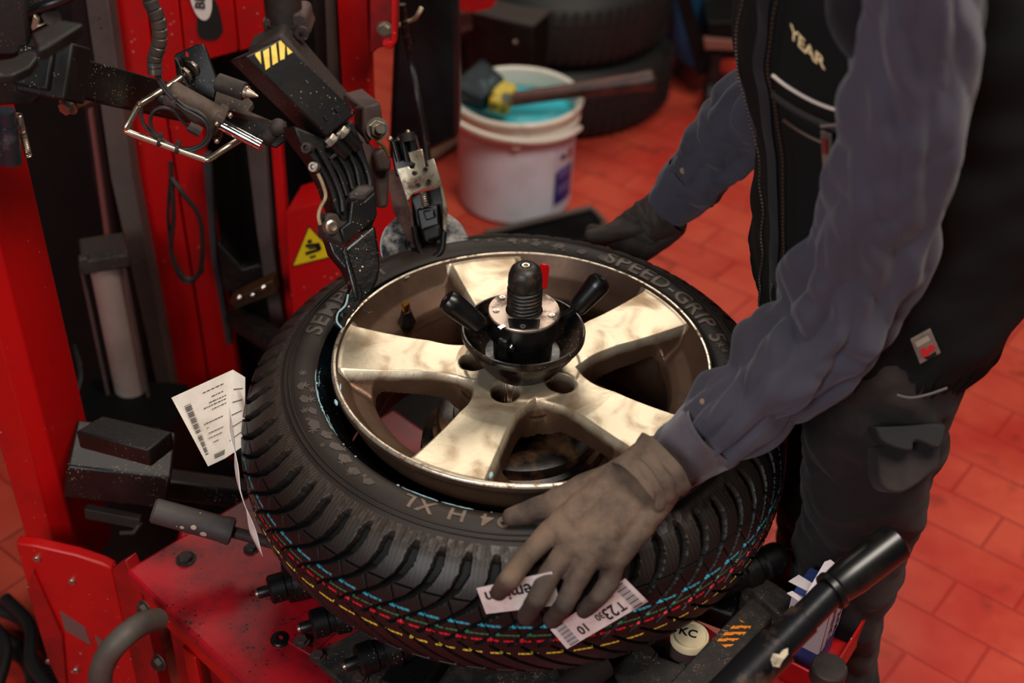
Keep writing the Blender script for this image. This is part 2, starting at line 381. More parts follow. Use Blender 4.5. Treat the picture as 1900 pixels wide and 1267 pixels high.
# cast characters on the inner wall, right side
def bent_text(txt, size, r, a_mid, mapper, name, m, parent, depth=.0008, flip=False, bold=False, spacing=1.0, dens=.004):
    cu = bpy.data.curves.new('t', 'FONT'); cu.body = txt; cu.size = size; cu.extrude = depth; cu.align_x = 'CENTER'; cu.align_y = 'CENTER'; cu.space_character = spacing
    if bold: cu.offset = size*.018
    cu.resolution_u = 3
    to = bpy.data.objects.new('t', cu); C.objects.link(to)
    dg = bpy.context.evaluated_depsgraph_get(); dg.update()
    me = bpy.data.meshes.new_from_object(to.evaluated_get(dg)); bpy.data.objects.remove(to)
    import bmesh
    bm = bmesh.new(); bm.from_mesh(me)
    if dens:
        for it in range(4):
            es = [e for e in bm.edges if e.calc_length() > dens*1.6]
            if not es: break
            bmesh.ops.subdivide_edges(bm, edges=es, cuts=1)
            bmesh.ops.triangulate(bm, faces=[f for f in bm.faces if len(f.verts) > 4])
    vs = np.array([v.co[:] for v in bm.verts]) if len(bm.verts) else np.zeros((0, 3)); fs = [[v.index for v in f.verts] for f in bm.faces]; bm.free()
    bpy.data.meshes.remove(me)
    mb = MB(); mb.add(np.array([mapper(*v) for v in vs]), fs)
    return mb if name is None else mb.build(name, m, parent, ang=30)
# ================================================================== tyre
TILT = np.array([-.006, .040])                      # rise of the tyre's plane towards +x, +y
TC = O+V(-.006, -.002, -.022)
def tyre_pt(r, a, z):
    x, y = r*np.cos(a), r*np.sin(a)
    n = unit(V(-TILT[0], -TILT[1], 1)); ex = unit(V(1, 0, TILT[0])); ey = np.cross(n, ex)
    return TC + np.multiply.outer(x, ex)+np.multiply.outer(y, ey)+np.multiply.outer(z, n)
rubber = mat('tyre_sidewall_rubber', (42, 34, 29), .58, spec=.32, dirt=(30, 25, 22), dscale=7, damt=.8, bump=.0002, bscale=200, specks=(100, 84, 72), sscale=60, sth=.012)
tyre = thing('tyre', 'new black winter tyre being fitted onto the alloy wheel, coloured lines round its tread', 'tyre', TC-V(0, 0, .2))
# sidewall: from the wet bead to the shoulder ring, top and bottom
side = [(.2225, -.034), (.2226, -.026), (.2240, -.021), (.2290, -.0175), (.2350, -.0145), (.2405, -.0090), (.2440, -.0030), (.2455, .0010), (.2465, .0042), (.2480, .0055), (.255, .0085), (.268, .0105), (.2800, .0095), (.2885, .0065), (.2895, .0085), (.2910, .0085), (.2920, .0062), (.2960, .0048), (.2968, .0066), (.2984, .0062), (.2992, .0036), (.3040, .0008)]
NB = 0
side = [(r if r < .246 else .246+(r-.246)*.767, z) for r, z in side]
sv = catmull(np.array(side), 130)
na = 480
A = np.linspace(0, 2*PI, na, endpoint=False)
def revolve(prof, name, m, parent):
    rgrid = prof[:, 0][None, :].repeat(na, 0); zg = prof[:, 1][None, :].repeat(na, 0); ag = A[:, None].repeat(len(prof), 1)
    return grid_mesh(name, tyre_pt(rgrid, ag, zg), m, parent, True)
NB = int(np.searchsorted(sv[:, 0], .2462))
sidew = revolve(sv[NB:], 'sidewall', rubber, tyre)
wetb = mat('wet_bead_rubber', (9, 14, 18), .16, dirt=(30, 42, 50), dscale=40, damt=.6, dlo=.5, dhi=.7, bump=.0012, bscale=110, specks=(150, 185, 195), sscale=120, sth=.035)
revolve(sv[:NB+1], 'bead', wetb, tyre)
W2 = -.098
lower = side[::-1]; lw = catmull(np.array([(r, 2*W2-z) for r, z in lower]), 60)
revolve(lw, 'sidewall', rubber, tyre)
inner = np.array([(.2225, -.034), (.240, -.026), (.27, -.008), (.30, -.014), (.325, -.045), (.336, -.098), (.325, -.151), (.30, -.182), (.27, -.188), (.24, -.18), (.2225, -.174)])
revolve(catmull(inner, 40), 'inner_liner', blackd, tyre)
# tread with real grooves
NP, SPP, NV = 64, 26, 150
prof = catmull(np.array([(.2905, .0008), (.3020, -.0040), (.3150, -.0140), (.3275, -.0290), (.3375, -.0480), (.3438, -.0700), (.3465, -.098)]), 84)
prof = np.vstack([prof, np.array([(r, 2*W2-z) for r, z in prof[:-1][::-1]])]); NV = len(prof)
seg = np.r_[0, np.cumsum(np.hypot(*np.diff(prof, axis=0).T))]; v = seg/seg[-1]
nu = NP*SPP; u = np.arange(nu+1)/SPP                # in pitches
Vg, Ug = np.meshgrid(v, u)
vm = np.minimum(Vg, 1-Vg)*2                         # 0 shoulder .. 1 centre
off = np.interp(vm, [0, .30, .45, .60, .80, 1.0], [0, .10, .35, .85, 1.75, 2.55])
half = np.where(Vg > .5, .5, 0.)
gw = np.interp(vm, [0, .08, .16, .25, .48, .6, .8, 1.], [.06, .18, .36, .40, .33, .21, .17, .13])
gw = np.where(Vg > .5, np.interp(vm, [0, .3, .7, 1], [.46, .40, .24, .13]), gw)
ph = (Ug+off+half+.015*np.sin(Ug*2*PI*3/NP*7)) % 1.0
dl = np.abs(ph-.5)                                  # distance from groove centre
lat = np.clip((gw/2-dl)/.05, 0, 1)
lat = lat*np.interp(vm, [0, .075, .17, 1], [0, .0, 1, 1])
circ = np.clip(1-np.abs(vm-.52)/.011, 0, 1)*.6
# secondary slanted thin grooves near centre (opposite slope)
ph2 = (Ug-vm*1.4+.3) % 1.0
sec = np.clip((.028-np.abs(ph2-.5))/.03, 0, 1)*((vm > .56) & (vm < .97) & (Vg < .5))*.4
G = np.maximum(np.maximum(lat, circ), sec)
nrm = np.gradient(prof, axis=0); nrm = np.stack([-nrm[:, 1], nrm[:, 0]], -1); nrm /= np.linalg.norm(nrm, axis=1)[:, None]
if nrm[NV//2, 0] < 0: nrm = -nrm
depth = .0100*G - .0006*(1-G)*np.interp(vm, [0, .1, .2, 1], [0, 0, 1, 1])
Rt = prof[:, 0][None]-depth*nrm[:, 0][None]; Zt = prof[:, 1][None]-depth*nrm[:, 1][None]
P = tyre_pt(Rt, Ug/NP*2*PI, Zt)
def tread_material():
    m = bpy.data.materials.new('tread_rubber'); m.use_nodes = True
    N, L = m.node_tree.nodes, m.node_tree.links; b = N['Principled BSDF']; b.inputs['Roughness'].default_value = .5; b.inputs['Specular IOR Level'].default_value = .4
    uvn = N.new('ShaderNodeUVMap'); sp = N.new('ShaderNodeSeparateXYZ'); L.new(uvn.outputs[0], sp.inputs[0])
    def M(op, a, bb=None, c=None):
        n = N.new('ShaderNodeMath'); n.operation = op
        for i, x in enumerate((a, bb, c)):
            if x is None: continue
            if isinstance(x, (int, float)): n.inputs[i].default_value = x
            else: L.new(x, n.inputs[i])
        return n.outputs[0]
    Uo, Vo = sp.outputs[0], sp.outputs[1]
    # groove mask stored in a second layer
    u2 = N.new('ShaderNodeUVMap'); u2.uv_map = 'groove'; s2 = N.new('ShaderNodeSeparateXYZ'); L.new(u2.outputs[0], s2.inputs[0]); g = s2.outputs[0]
    nt = N.new('ShaderNodeTexNoise'); nt.inputs['Scale'].default_value = 1.0; nt.inputs['Detail'].default_value = 3
    cb = N.new('ShaderNodeCombineXYZ'); L.new(M('MULTIPLY', Uo, 5), cb.inputs[0]); L.new(M('MULTIPLY', Vo, 60), cb.inputs[1]); L.new(cb.outputs[0], nt.inputs[0])
    wob = M('MULTIPLY', M('SUBTRACT', nt.outputs[0], .5), .010)
    vv = M('ADD', Vo, wob)
    cur = None
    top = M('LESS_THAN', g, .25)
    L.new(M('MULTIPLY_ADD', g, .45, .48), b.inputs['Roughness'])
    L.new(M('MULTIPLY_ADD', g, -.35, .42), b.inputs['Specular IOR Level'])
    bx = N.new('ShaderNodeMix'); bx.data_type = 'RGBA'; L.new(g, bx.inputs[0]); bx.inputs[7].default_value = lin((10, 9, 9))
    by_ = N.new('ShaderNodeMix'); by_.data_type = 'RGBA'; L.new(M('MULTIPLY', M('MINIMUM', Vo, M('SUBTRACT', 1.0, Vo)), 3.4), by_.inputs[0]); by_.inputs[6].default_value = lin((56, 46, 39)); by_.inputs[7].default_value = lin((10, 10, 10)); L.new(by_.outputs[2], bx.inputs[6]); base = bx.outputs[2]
    for v0, wd, col, per, duty, phs in ((.375, .0068, (40, 156, 178), 1.0, .84, .1), (.425, .0055, (48, 112, 76), 1.0, .82, .45), (.462, .0065, (222, 26, 48), .52, .70, .0), (.552, .0072, (226, 208, 66), .9, .72, .3)):
        band = M('LESS_THAN', M('ABSOLUTE', M('SUBTRACT', vv, v0)), wd)
        nd = N.new('ShaderNodeTexNoise'); nd.inputs['Scale'].default_value = 1.0; nd.inputs['Detail'].default_value = 2
        c2 = N.new('ShaderNodeCombineXYZ'); L.new(M('MULTIPLY', Uo, 9.0), c2.inputs[0]); c2.inputs[1].default_value = v0*91; L.new(c2.outputs[0], nd.inputs[0])
        dash = M('LESS_THAN', M('FRACT', M('ADD', M('DIVIDE', Uo, per), phs)), duty)
        k = M('MULTIPLY', M('MULTIPLY', band, top), M('MULTIPLY', dash, M('GREATER_THAN', nd.outputs[0], .36)))
        x = N.new('ShaderNodeMix'); x.data_type = 'RGBA'; L.new(k, x.inputs[0])
        if cur is None: L.new(base, x.inputs[6])
        else: L.new(cur, x.inputs[6])
        x.inputs[7].default_value = lin(col); cur = x.outputs[2]
    # base tone runs from brown shoulders to a near-black centre
    L.new(cur, b.inputs['Base Color'])
    # sipes
    zz = M('MULTIPLY', M('ABSOLUTE', M('SUBTRACT', M('FRACT', M('MULTIPLY', Vo, 46)), .5)), .10)
    sw = M('ABSOLUTE', M('SUBTRACT', M('FRACT', M('MULTIPLY', M('ADD', Uo, zz), 6)), .5))
    sip = M('MULTIPLY', M('LESS_THAN', sw, .13), top)
    dots = M('LESS_THAN', M('ABSOLUTE', M('SUBTRACT', M('FRACT', M('MULTIPLY', Vo, 92)), .5)), .16)
    sc2 = N.new('ShaderNodeMix'); sc2.data_type = 'RGBA'; L.new(M('MULTIPLY', sip, M('MULTIPLY_ADD', dots, .35, .4)), sc2.inputs[0]); L.new(cur, sc2.inputs[6]); sc2.inputs[7].default_value = lin((9, 8, 8)); L.new(sc2.outputs[2], b.inputs['Base Color'])
    h = M('ADD', M('MULTIPLY', sip, -.7), M('MULTIPLY', M('MULTIPLY', dots, sip), -.5))
    bp = N.new('ShaderNodeBump'); bp.inputs['Distance'].default_value = .003; L.new(h, bp.inputs['Height'])
    n3 = N.new('ShaderNodeTexVoronoi'); n3.inputs['Scale'].default_value = 90
    tcn = N.new('ShaderNodeTexCoord'); L.new(tcn.outputs['Object'], n3.inputs[0])
    shm = M('LESS_THAN', M('MINIMUM', Vo, M('SUBTRACT', 1.0, Vo)), .075)
    bp2 = N.new('ShaderNodeBump'); bp2.inputs['Distance'].default_value = .002
    L.new(M('MULTIPLY', n3.outputs['Distance'], M('MULTIPLY_ADD', shm, .9, .06)), bp2.inputs['Height']); L.new(bp.outputs[0], bp2.inputs['Normal'])
    L.new(bp2.outputs[0], b.inputs['Normal'])
    return m
tm = tread_material()
UVt = np.stack([Ug, Vg], -1)
tread = grid_mesh('tread', P, tm, tyre, False, UVt)
me = tread.data; gl = me.uv_layers.new(name='groove')
vi = np.zeros(len(me.loops), np.int32); me.loops.foreach_get('vertex_index', vi)
gg = np.stack([G.ravel()[vi], np.zeros(len(vi))], -1); gl.data.foreach_set('uv', gg.astype(np.float32).ravel())
me.set_sharp_from_angle(angle=R_(50))

# raised lettering and snowflakes on the sidewall
letm = mat('raised_lettering_rubber', (108, 88, 72), .5, dirt=(70, 58, 50), dscale=30, damt=.6)
letd = mat('faint_lettering_rubber', (78, 66, 58), .52, dirt=(54, 45, 40), dscale=30, damt=.6)
def side_z(r): return float(np.interp(r, sv[NB:, 0], sv[NB:, 1]))
def on_side(a_mid, r_mid, spin=0):
    def f(x, y, z):
        r = r_mid+y; a = a_mid-x/r_mid
        return tyre_pt(r, a, side_z(r)+.0004+max(z, 0)*1.0)
    return f
def sidetext(txt, size, r_mid, a_deg, m, spacing=1.0, sx=1.0):
    f0 = on_side(R_(a_deg), r_mid)
    bent_text(txt, size, r_mid, 0, lambda x, y, z: f0(x*sx, y, z), 'raised_lettering', m, sidew, depth=.0006, bold=True, spacing=spacing)
sidetext('SPEED-GRIP 5', .030, .2625, 38, letm, 1.08, 1.22)
sidetext('94 H XL', .025, .2625, 256, letm, 1.25, 1.15)
sidetext('SEMPERIT', .030, .2625, 152, letd, 1.1, 1.25)
random.seed(3)
def flake(mb, a, r, s):
    f = on_side(a, r)
    for k in range(3):
        t = PI*k/3+a*3; dx, dy = math.cos(t)*s, math.sin(t)*s; nx, ny = -math.sin(t)*s*.16, math.cos(t)*s*.16
        q = [(-dx-nx, -dy-ny), (dx-nx, dy-ny), (dx+nx, dy+ny), (-dx+nx, -dy+ny)]
        mb.add([f(x, y, .0006) for x, y in q]+[f(x, y, -.0003) for x, y in q], [(0, 1, 2, 3), (0, 4, 5, 1), (1, 5, 6, 2), (2, 6, 7, 3), (3, 7, 4, 0)])
for a0, a1, n in ((186, 232, 13), (74, 104, 9), (2, 14, 3)):
    for k in range(n):
        mb = MB(); a = R_(a0+(a1-a0)*(k+.5)/n+random.uniform(-1, 1)); flake(mb, a, .262+random.uniform(-.009, .009), random.choice((.0035, .005, .006)))
        mb.build('snowflake_relief', letd, sidew, ang=None)
crm = mat('crystal_relief_rubber', (66, 55, 49), .55)
for a0, a1, n in ((190, 235, 9), (60, 96, 5)):       # angular ice-crystal facets
    for k in range(n):
        mb = MB(); a = R_(a0+(a1-a0)*(k+.5)/n); f = on_side(a, .258+random.uniform(0, .008)); s = random.uniform(.007, .011)
        q = [(-s, -s*.3), (s*.2, -s*.6), (s*.9, s*.1), (s*.3, s*.7), (-s*.6, s*.4)]
        mb.add([f(x, y, .0004) for x, y in q], [(0, 1, 2, 3, 4)]); mb.build('crystal_relief', crm, sidew, ang=None)
# soap smears on the rim edge
soap = mat('pale_blue_soap', (150, 186, 192), .25)
random.seed(11)
for k in range(16):                                  # broken strands of soap along the wet bead
    a0 = R_(random.uniform(168, 296)); da = R_(random.uniform(3, 12)); r0 = random.choice((.2466, .2440, .2475, .2415)); z0 = float(np.interp(r0, sv[:, 0], sv[:, 1]))+.0004
    mb = MB(); mb.tube([tyre_pt(r0+random.uniform(-.0006, .0006), a0+da*t/8, z0) for t in range(9)], [.0002]+[random.uniform(.0003, .0008) for _ in range(7)]+[.0002], 6); mb.build('soap_strand', soap, tyre)
for k in range(9):
    a0 = R_(190+12*k+random.uniform(-4, 4)); mb = MB(); mb.sphere(tyre_pt(.2472, a0, .0050), random.uniform(.0008, .0018), 10, (1.3, 1, .7)); mb.build('soap_drop', soap, tyre)
# ================================================================== helpers working on planes in space
def onpl(px, py, P0, n):
    v = ray(px, py); c0 = np.array([0, 0, CAM_H]); return c0+v*(((P0-c0)@n)/(v@n))
def slab(mb, pxs, P0, n, th, smooth=0):      # outline lying on a plane, extruded away from the viewer
    n = unit(n)
    if smooth: pxs = catmull(list(pxs)+[pxs[0]], smooth)[:-1]
    a = np.array([onpl(x, y, P0, n) for x, y in pxs]); b = a-n*th; m = len(a)
    cr = sum(np.cross(a[i]-a[0], a[(i+1) % m]-a[0]) for i in range(m))@n
    fs = [tuple(range(m)), tuple(range(m, 2*m))[::-1]]+[((i+1) % m, i, m+i, m+(i+1) % m) for i in range(m)]
    if cr < 0: fs = [f[::-1] for f in fs]
    return mb.add(np.concatenate([a, b]), fs)
FN = V(0, -1, 0)
def vslab(mb, pxs, y, th, smooth=0): return slab(mb, pxs, V(0, y, 0), FN, th, smooth)
def back_at(p): return unit(np.array([0, 0, CAM_H])-np.array(p))   # direction from p to the photographer
def bar(mb, p, q, w, h, up=(0, 0, 1)):
    p = np.array(p, float); q = np.array(q, float); M = frame(p, q-p, np.cross(up, q-p)); L = np.linalg.norm(q-p)
    return mb.box((0, 0, L/2), (w, h, L), M)

# ================================================================== tyre changer
mach = thing('tyre_changer', 'red and black tyre changer with upright posts, tool arms and a low red cabinet', 'machine', (-.35, 1.5, 0))
# ---- turntable, spindle
mb = MB(trans(O))
mb.lathe([(0, -.085), (.040, -.085), (.046, -.089), (.046, -.094), (.072, -.094), (.074, -.092), (.084, -.092), (.086, -.095), (.098, -.095), (.104, -.098), (.106, -.104), (.106, -.112), (.112, -.115), (.114, -.127), (.114, -.131), (.126, -.136), (.128, -.15), (.12, -.158), (.07, -.165), (.065, -.34), (0, -.34)], n=96)
tt = mb.build('turntable', mat('turntable_rubber', (30, 23, 19), .42, dirt=(128, 88, 60), dscale=18, damt=.85, dlo=.45, dhi=.64, bump=.0008, bscale=50, specks=(150, 120, 95), sscale=160, sth=.04), mach)
mb = MB(trans(O)); pr = [(0, -.085), (.0185, -.085), (.0185, .066)]
z = .068
while z < .100: pr += [(.0208, z), (.0213, z+.0010), (.0208, z+.0020), (.0190, z+.0030), (.0190, z+.0040)]; z += .0052
pr += [(.0205, z+.001), (.0207, z+.006), (.0200, z+.016), (.0175, z+.0235), (.0125, z+.028), (.0068, z+.029), (.0064, z+.0265), (0, z+.0265)]
ztop = z+.0265
mb.lathe(pr, n=48); spn = mb.build('spindle', mat('spindle_rubber', (26, 22, 19), .42, dirt=(92, 72, 52), dscale=50, damt=.6, dlo=.5, dhi=.72, bump=.0004, bscale=200), tt)
mb = MB(trans(O)); mb.lathe([(0, ztop+.0008), (.0024, ztop+.0008), (.0028, ztop+.003), (.0048, ztop+.003), (.0052, ztop)], n=24); mb.build('spindle_screw', zinc, spn)

# ---- quick clamping nut with two handles (lifts off the spindle)
nut = thing('clamping_nut', 'black quick-clamp cone with two rubber handles and a red lever pressed on the wheel hub', 'clamp', O)
mb = MB(trans(O)); mb.lathe([(.022, -.016), (.030, -.016), (.044, -.014), (.050, -.006), (.058, .006), (.066, .018), (.0705, .027), (.0735, .0305), (.0755, .034), (.0757, .040), (.0745, .0425), (.0725, .0425), (.0712, .0405), (.0700, .034), (.067, .030), (.064, .026), (.056, .014), (.046, .006), (.022, .006)], n=96)
dish = mb.build('cone_dish', mat('glossy_black_dish', (8, 7, 7), .26, dirt=(66, 48, 36), drough=.6, dscale=24, damt=.8, dlo=.44, dhi=.64, specks=(190, 160, 130), sscale=190, sth=.05), nut)
mb = MB(trans(O)); mb.lathe([(.036, .004), (.037, .034), (.0435, .038), (.0445, .040), (.0445, .050), (.0435, .053), (.0435, .066), (.042, .0665), (.022, .0665)], n=72)
mb.build('nut_body', plastic, nut)
steel = mat('pitted_top_plate', (188, 168, 152), .42, .7, dirt=(70, 46, 40), dscale=34, damt=.85, dlo=.5, dhi=.66, bump=.0003, bscale=120)
mb = MB(trans(O)); mb.lathe([(.0225, .0662), (.0428, .0662), (.0432, .0685), (.0424, .0697), (.0225, .0697)], n=72); tp = mb.build('top_plate', steel, nut)
# dark slot plate across the front of the nut
mb = MB(trans(O)); mb.prism([(-.017, -.0385), (.0, -.0425), (.018, -.0385), (.0195, -.020), (-.0195, -.020)], .0697, .0705); mb.build('slot_plate', plastic, nut, bevel=.0004)
for a, rr_, k in ((-92, .0355, 0), (8-180, .034, 1), (-18, .035, 2), (140, .035, 3)):
    p = O+V(rr_*math.cos(R_(a)), rr_*math.sin(R_(a)), .0703); mb = MB(frame(p, (0, 0, 1), (1, 0, 0)))
    mb.lathe([(0, .0002), (.0013, .0002), (.0015, .0008), (.0037, .0008), (.0039, -.0006)], n=18); mb.build('plate_screw', zinc, nut)
def handle(tip, base, root):
    h = MB(); d = unit(tip-base); L = np.linalg.norm(tip-base)
    h.lathe([(0, 0), (.0100, 0), (.0120, .004), (.0130, L*.3), (.0148, L*.75), (.0150, L-.008), (.0125, L-.002), (.008, L), (0, L-.0005)], frame(base, d, (0, 0, 1)), 32)
    o = h.build('grip_handle', plastic, nut)
    m2 = MB(); bar(m2, root, base+d*.006, .011, .007); m2.build('handle_link', blackm, o, bevel=.001)
    m3 = MB(); m3.lathe([(0, L-.0003), (.0026, L-.0003), (.003, L+.0006), (0, L+.0006)], frame(base, d, (0, 0, 1)), 16); m3.build('handle_screw', zinc, o)
handle(U(826, 553, z=.82+.098), U(893, 606, z=.82+.062), O+V(-.042, -.004, .040))
handle(U(1119, 517, z=.82+.105), U(1068, 574, z=.82+.066), O+V(.040, .012, .044))
# red lever and small front block
p0 = U(1009, 541, z=.82+.072); p1 = U(1010, 492, z=.82+.104); n_ = back_at(p0)
mb = MB(); slab(mb, [(1004, 536), (1015, 536), (1018, 512), (1020, 496), (1016, 490), (1004, 489), (1000, 497), (1003, 514)], p0+V(0, .0, 0), unit(V(0.1, -.9, .5)), .006)
mb.build('release_lever', mat('bright_red_plastic', (222, 12, 20), .3), nut, bevel=.0012, label='small bright red lever')
mb = MB(); q = U(942, 596, z=.82+.052); M = frame(O+V(-.022, -.042, .030), (0, 0, 1), (.4, .9, 0)); mb.box((0, 0, .012), (.016, .012, .034), M); bk = mb.build('latch_block', plastic, nut, bevel=.0015)
mb = MB(); mb.box((0, 0, 0), (.009, .006, .0022), frame(O+V(-.026, -.040, .0715), (0, 0, 1), (.7, .7, 0))); mb.build('latch_plate', chrome, bk, bevel=.0004)
mb = MB(); mb.sphere(O+V(-.014, -.0475, .047), .0042, 12, (1, 1, 1.3)); mb.build('latch_pin', chrome, bk)

# ---- arms of the turntable with their clamp pins (lower left of the tyre)
def clamp_pin(px, py, z, d, s=1.0):
    p = U(px, py, z=z); d = unit(d); M = frame(p, d, (0, 0, 1))
    mb = MB(); mb.lathe([(0, 0), (.006*s, 0), (.0072*s, .002), (.0072*s, .014*s), (.0155*s, .0142*s), (.0185*s, .017*s), (.0185*s, .034*s), (.0165*s, .036*s), (.0165*s, .042*s), (.021*s, .044*s), (.022*s, .06*s), (.018*s, .062*s), (.018*s, .11*s), (0, .11*s)], M, 32)
    o = mb.build('clamp_pin', blackp, mach)
    mb = MB(); mb.lathe([(0, -.0035), (.003, -.003), (.0048, 0), (.0048, .003)], M, 16); mb.build('pin_tip', dullm, o)
clamp_pin(478, 1101, .555, V(.9, .35, .05)); clamp_pin(556, 1166, .552, V(.9, .35, .05)); clamp_pin(640, 1236, .55, V(.85, .4, .05), 1.1)
# right-hand clamp
def roller(px, py, z, d, r, L):
    p = U(px, py, z=z); mb = MB(); M = frame(p, d, (0, 0, 1))
    mb.lathe([(0, 0), (r*.8, 0), (r*.95, L*.05), (r, L*.1), (r, L*.3), (r*.86, L*.33), (r*.86, L*.4), (r*1.05, L*.43), (r*1.05, L*.6), (r*.85, L*.63), (r*.85, L), (0, L)], M, 32)
    mb.build('clamp_pin', blackm, mach)
roller(1452, 1030, .60, V(-.85, -.45, -.1), .021, .10)

# ---- red cabinet
zt = .50; K1 = U(230, 1058, z=zt); e1 = unit(V(.73, -.68, 0)); e2 = V(-e1[1], e1[0], 0)
MC = frame(K1*V(1, 1, 0), (0, 0, 1), e1)              # x along near-left edge, y into the machine
mb = MB(MC); mb.box((.40, .24, .49), (.80, .48, .022)); cab = mb.build('cabinet_top', redtop, mach, bevel=.006, seg=3)
mb = MB(MC); mb.box((.41, .25, .27), (.76, .44, .418)); mb.build('cabinet_body', reddk, mach, bevel=.006)
mb = MB(MC); mb.box((.40, .0145, .455), (.79, .006, .05)); mb.box((.12, .012, .28), (.03, .008, .30)); mb.box((.28, .012, .28), (.03, .008, .30)); mb.build('side_rib', red, mach, bevel=.002)
mb = MB(MC); mb.box((.40, .25, .03), (.82, .50, .06)); mb.build('base_frame', blackd, mach, bevel=.004)
def bolt(px, py, z, r, parent, d=(0, 0, 1), m=zinc):
    mb = MB(); p = U(px, py, z=z); mb.hexa(p, d, r, r*.8); return mb.build('bolt', m, parent)
bolt(345, 1038, zt+.001, .010, cab, m=greyd); bolt(466, 1019, zt+.001, .008, cab, m=greyd)
mb = MB(); p = U(520, 1187, z=zt+.001); mb.lathe([(.004, .001), (.004, .004), (.011, .004), (.0125, .002), (.0125, 0)], frame(p, (0, 0, 1), (1, 0, 0)), 24); mb.build('rubber_bung', plastic, cab)
mb = MB(); mb.box((-.12, 1.62, .22), (.62, .26, .44)); mb.build('pedestal', blackd, mach, bevel=.01)
# slide plates on top (dark rails under the tyre)
mb = MB(); a = U(510, 1160, z=zt); b = U(760, 1330, z=zt)
slab(mb, [(500, 1170), (600, 1120), (660, 1140), (575, 1215)], U(560, 1180, z=zt+.004), V(0, 0, 1), .004); mb.build('wear_plate', redtop, cab, bevel=.001)
mb = MB(); slab(mb, [(578, 1216), (700, 1150), (1260, 1190), (1260, 1330), (700, 1330)], U(650, 1230, z=zt+.010), V(0, 0, 1), .010); sl = mb.build('slide_plate', granite, mach, bevel=.002)
for x, y in ((560, 1190), (590, 1218), (668, 1260)): bolt(x, y, zt+.011, .0075, sl, m=brown)
# turntable base below the wheel: dark cross arms
for k, a in enumerate((200, 245, 290, 20, 335)):
    mb = MB(trans(O+V(0, 0, -.30))@rotz(R_(a))); mb.box((.17, 0, 0), (.30, .055, .035)); mb.build('clamp_arm', blackm, mach, bevel=.004)
# grey rubber pipe handle at lower left
mb = MB(); pth = [U(292, 1150, y=1.06), U(262, 1158, y=1.03), U(225, 1185, y=1.00), U(196, 1222, y=.99), U(186, 1262, y=.985), U(198, 1310, y=.985), U(214, 1350, y=.99)]
mb.tube(catmull(pth, 40)[:, :3], .0145, 20); mb.build('pedal_hose', mat('grey_rubber_hose', (74, 66, 60), .6, dirt=(44, 38, 36), dscale=9, damt=.6), mach)
for x, y, yy in ((270, 1128, 1.10), (297, 1228, 1.06)):
    mb = MB(); p = U(x, y, y=yy); mb.hexa(p, V(-.6, -.75, .1), .009, .009); mb.build('bolt', greyd, mach)

# ---- left red post and its foot plate
pb = U(76, 860, y=1.33); MP = trans(V(pb[0], pb[1]+.05, 0))@rotz(R_(-14))
mb = MB(MP); mb.prism([(-.048, -.05), (.000, -.05), (.020, -.028), (.020, .06), (-.048, .06)], .30, 1.60); post = mb.build('front_post', red, mach, bevel=.003)
PN = unit(V(-.12, -1, 0)); P0 = U(120, 1100, y=1.26)
mb = MB(); slab(mb, [(28, 1008), (66, 1013), (140, 1030), (187, 1046), (207, 1056), (232, 1160), (262, 1290), (130, 1330), (94, 1218), (52, 1092)], P0, PN, .018)
fp = mb.build('foot_plate', red, mach, bevel=.003)
mb = MB(); slab(mb, [(207, 1056), (213, 1051), (232, 1040), (262, 1110), (300, 1290), (262, 1300)], P0+V(0, .01, 0), unit(V(-.55, -.83, 0)), .02); mb.build('foot_side_plate', reddk, mach, bevel=.002)
mb = MB(); slab(mb, [(60, 1060), (115, 1180), (125, 1300), (90, 1230), (50, 1095)], P0+PN*.006, PN, .008); mb.build('foot_stiffener', reddk, fp, bevel=.002)
for x, y in ((70, 1034), (135, 1076), (56, 1088), (142, 1241), (92, 1224)):
    mb = MB(); p = onpl(x, y, P0, PN); mb.cap_screw(p, PN, .0048, .005); mb.build('bolt', zinc, fp)
mb = MB(); slab(mb, [(111, 1134), (158, 1165), (169, 1197), (121, 1170)], P0+PN*.001, PN, .002); slab(mb, [(176, 1178), (192, 1190), (196, 1206), (182, 1198)], P0+PN*.001, PN, .002)
mb.build('metal_badge', mat('grey_badge', (112, 104, 100), .4, .5), fp, ang=None)

# ---- low black arms in front of the rear panel
def tube_between(name, a, b, w, h, m, bev=.004):
    mb = MB(); bar(mb, a, b, w, h); return mb.build(name, m, mach, bevel=bev)
tube_between('lower_arm_block', U(130, 850, y=1.36), U(318, 872, y=1.38), .10, .062, blackp)
tube_between('lower_arm', U(300, 896, y=1.40), U(640, 940, y=1.50), .034, .036, blackp)
mb = MB(); slab(mb, [(140, 800), (275, 835), (320, 800), (190, 770)], U(230, 800, z=.66), V(0, 0, 1), .03); mb.build('arm_cover', blackm, mach, bevel=.003)
a, b = U(283, 946, y=1.20), U(432, 987, y=1.20); mb = MB(); d = unit(b-a); L = np.linalg.norm(b-a)
mb.lathe([(0, 0), (.014, 0), (.0165, .003), (.0168, L*.5), (.0172, L*.86), (.0185, L*.9), (.0185, L*.98), (.015, L), (0, L)], frame(a, d, (0, 0, 1)), 36); g = mb.build('lever_grip', mat('grimy_grip_rubber', (62, 54, 52), .62, dirt=(36, 32, 32), dscale=14, damt=.6, specks=(176, 158, 140), sscale=55, sth=.09, bump=.0004, bscale=60), mach)
mb = MB(); mb.cyl(b-d*.01, b+d*.12, .0078, n=20); mb.build('lever_rod', greyd, mach)
mb = MB(); a = U(160, 948, y=1.34); b = U(262, 968, y=1.33); bar(mb, a, b, .012, .02); mb.tube([b, b+V(-.01, -.01, -.012), b+V(-.03, -.012, -.012)], .004, 8); mb.build('lever_hook', greyd, mach, bevel=.001)
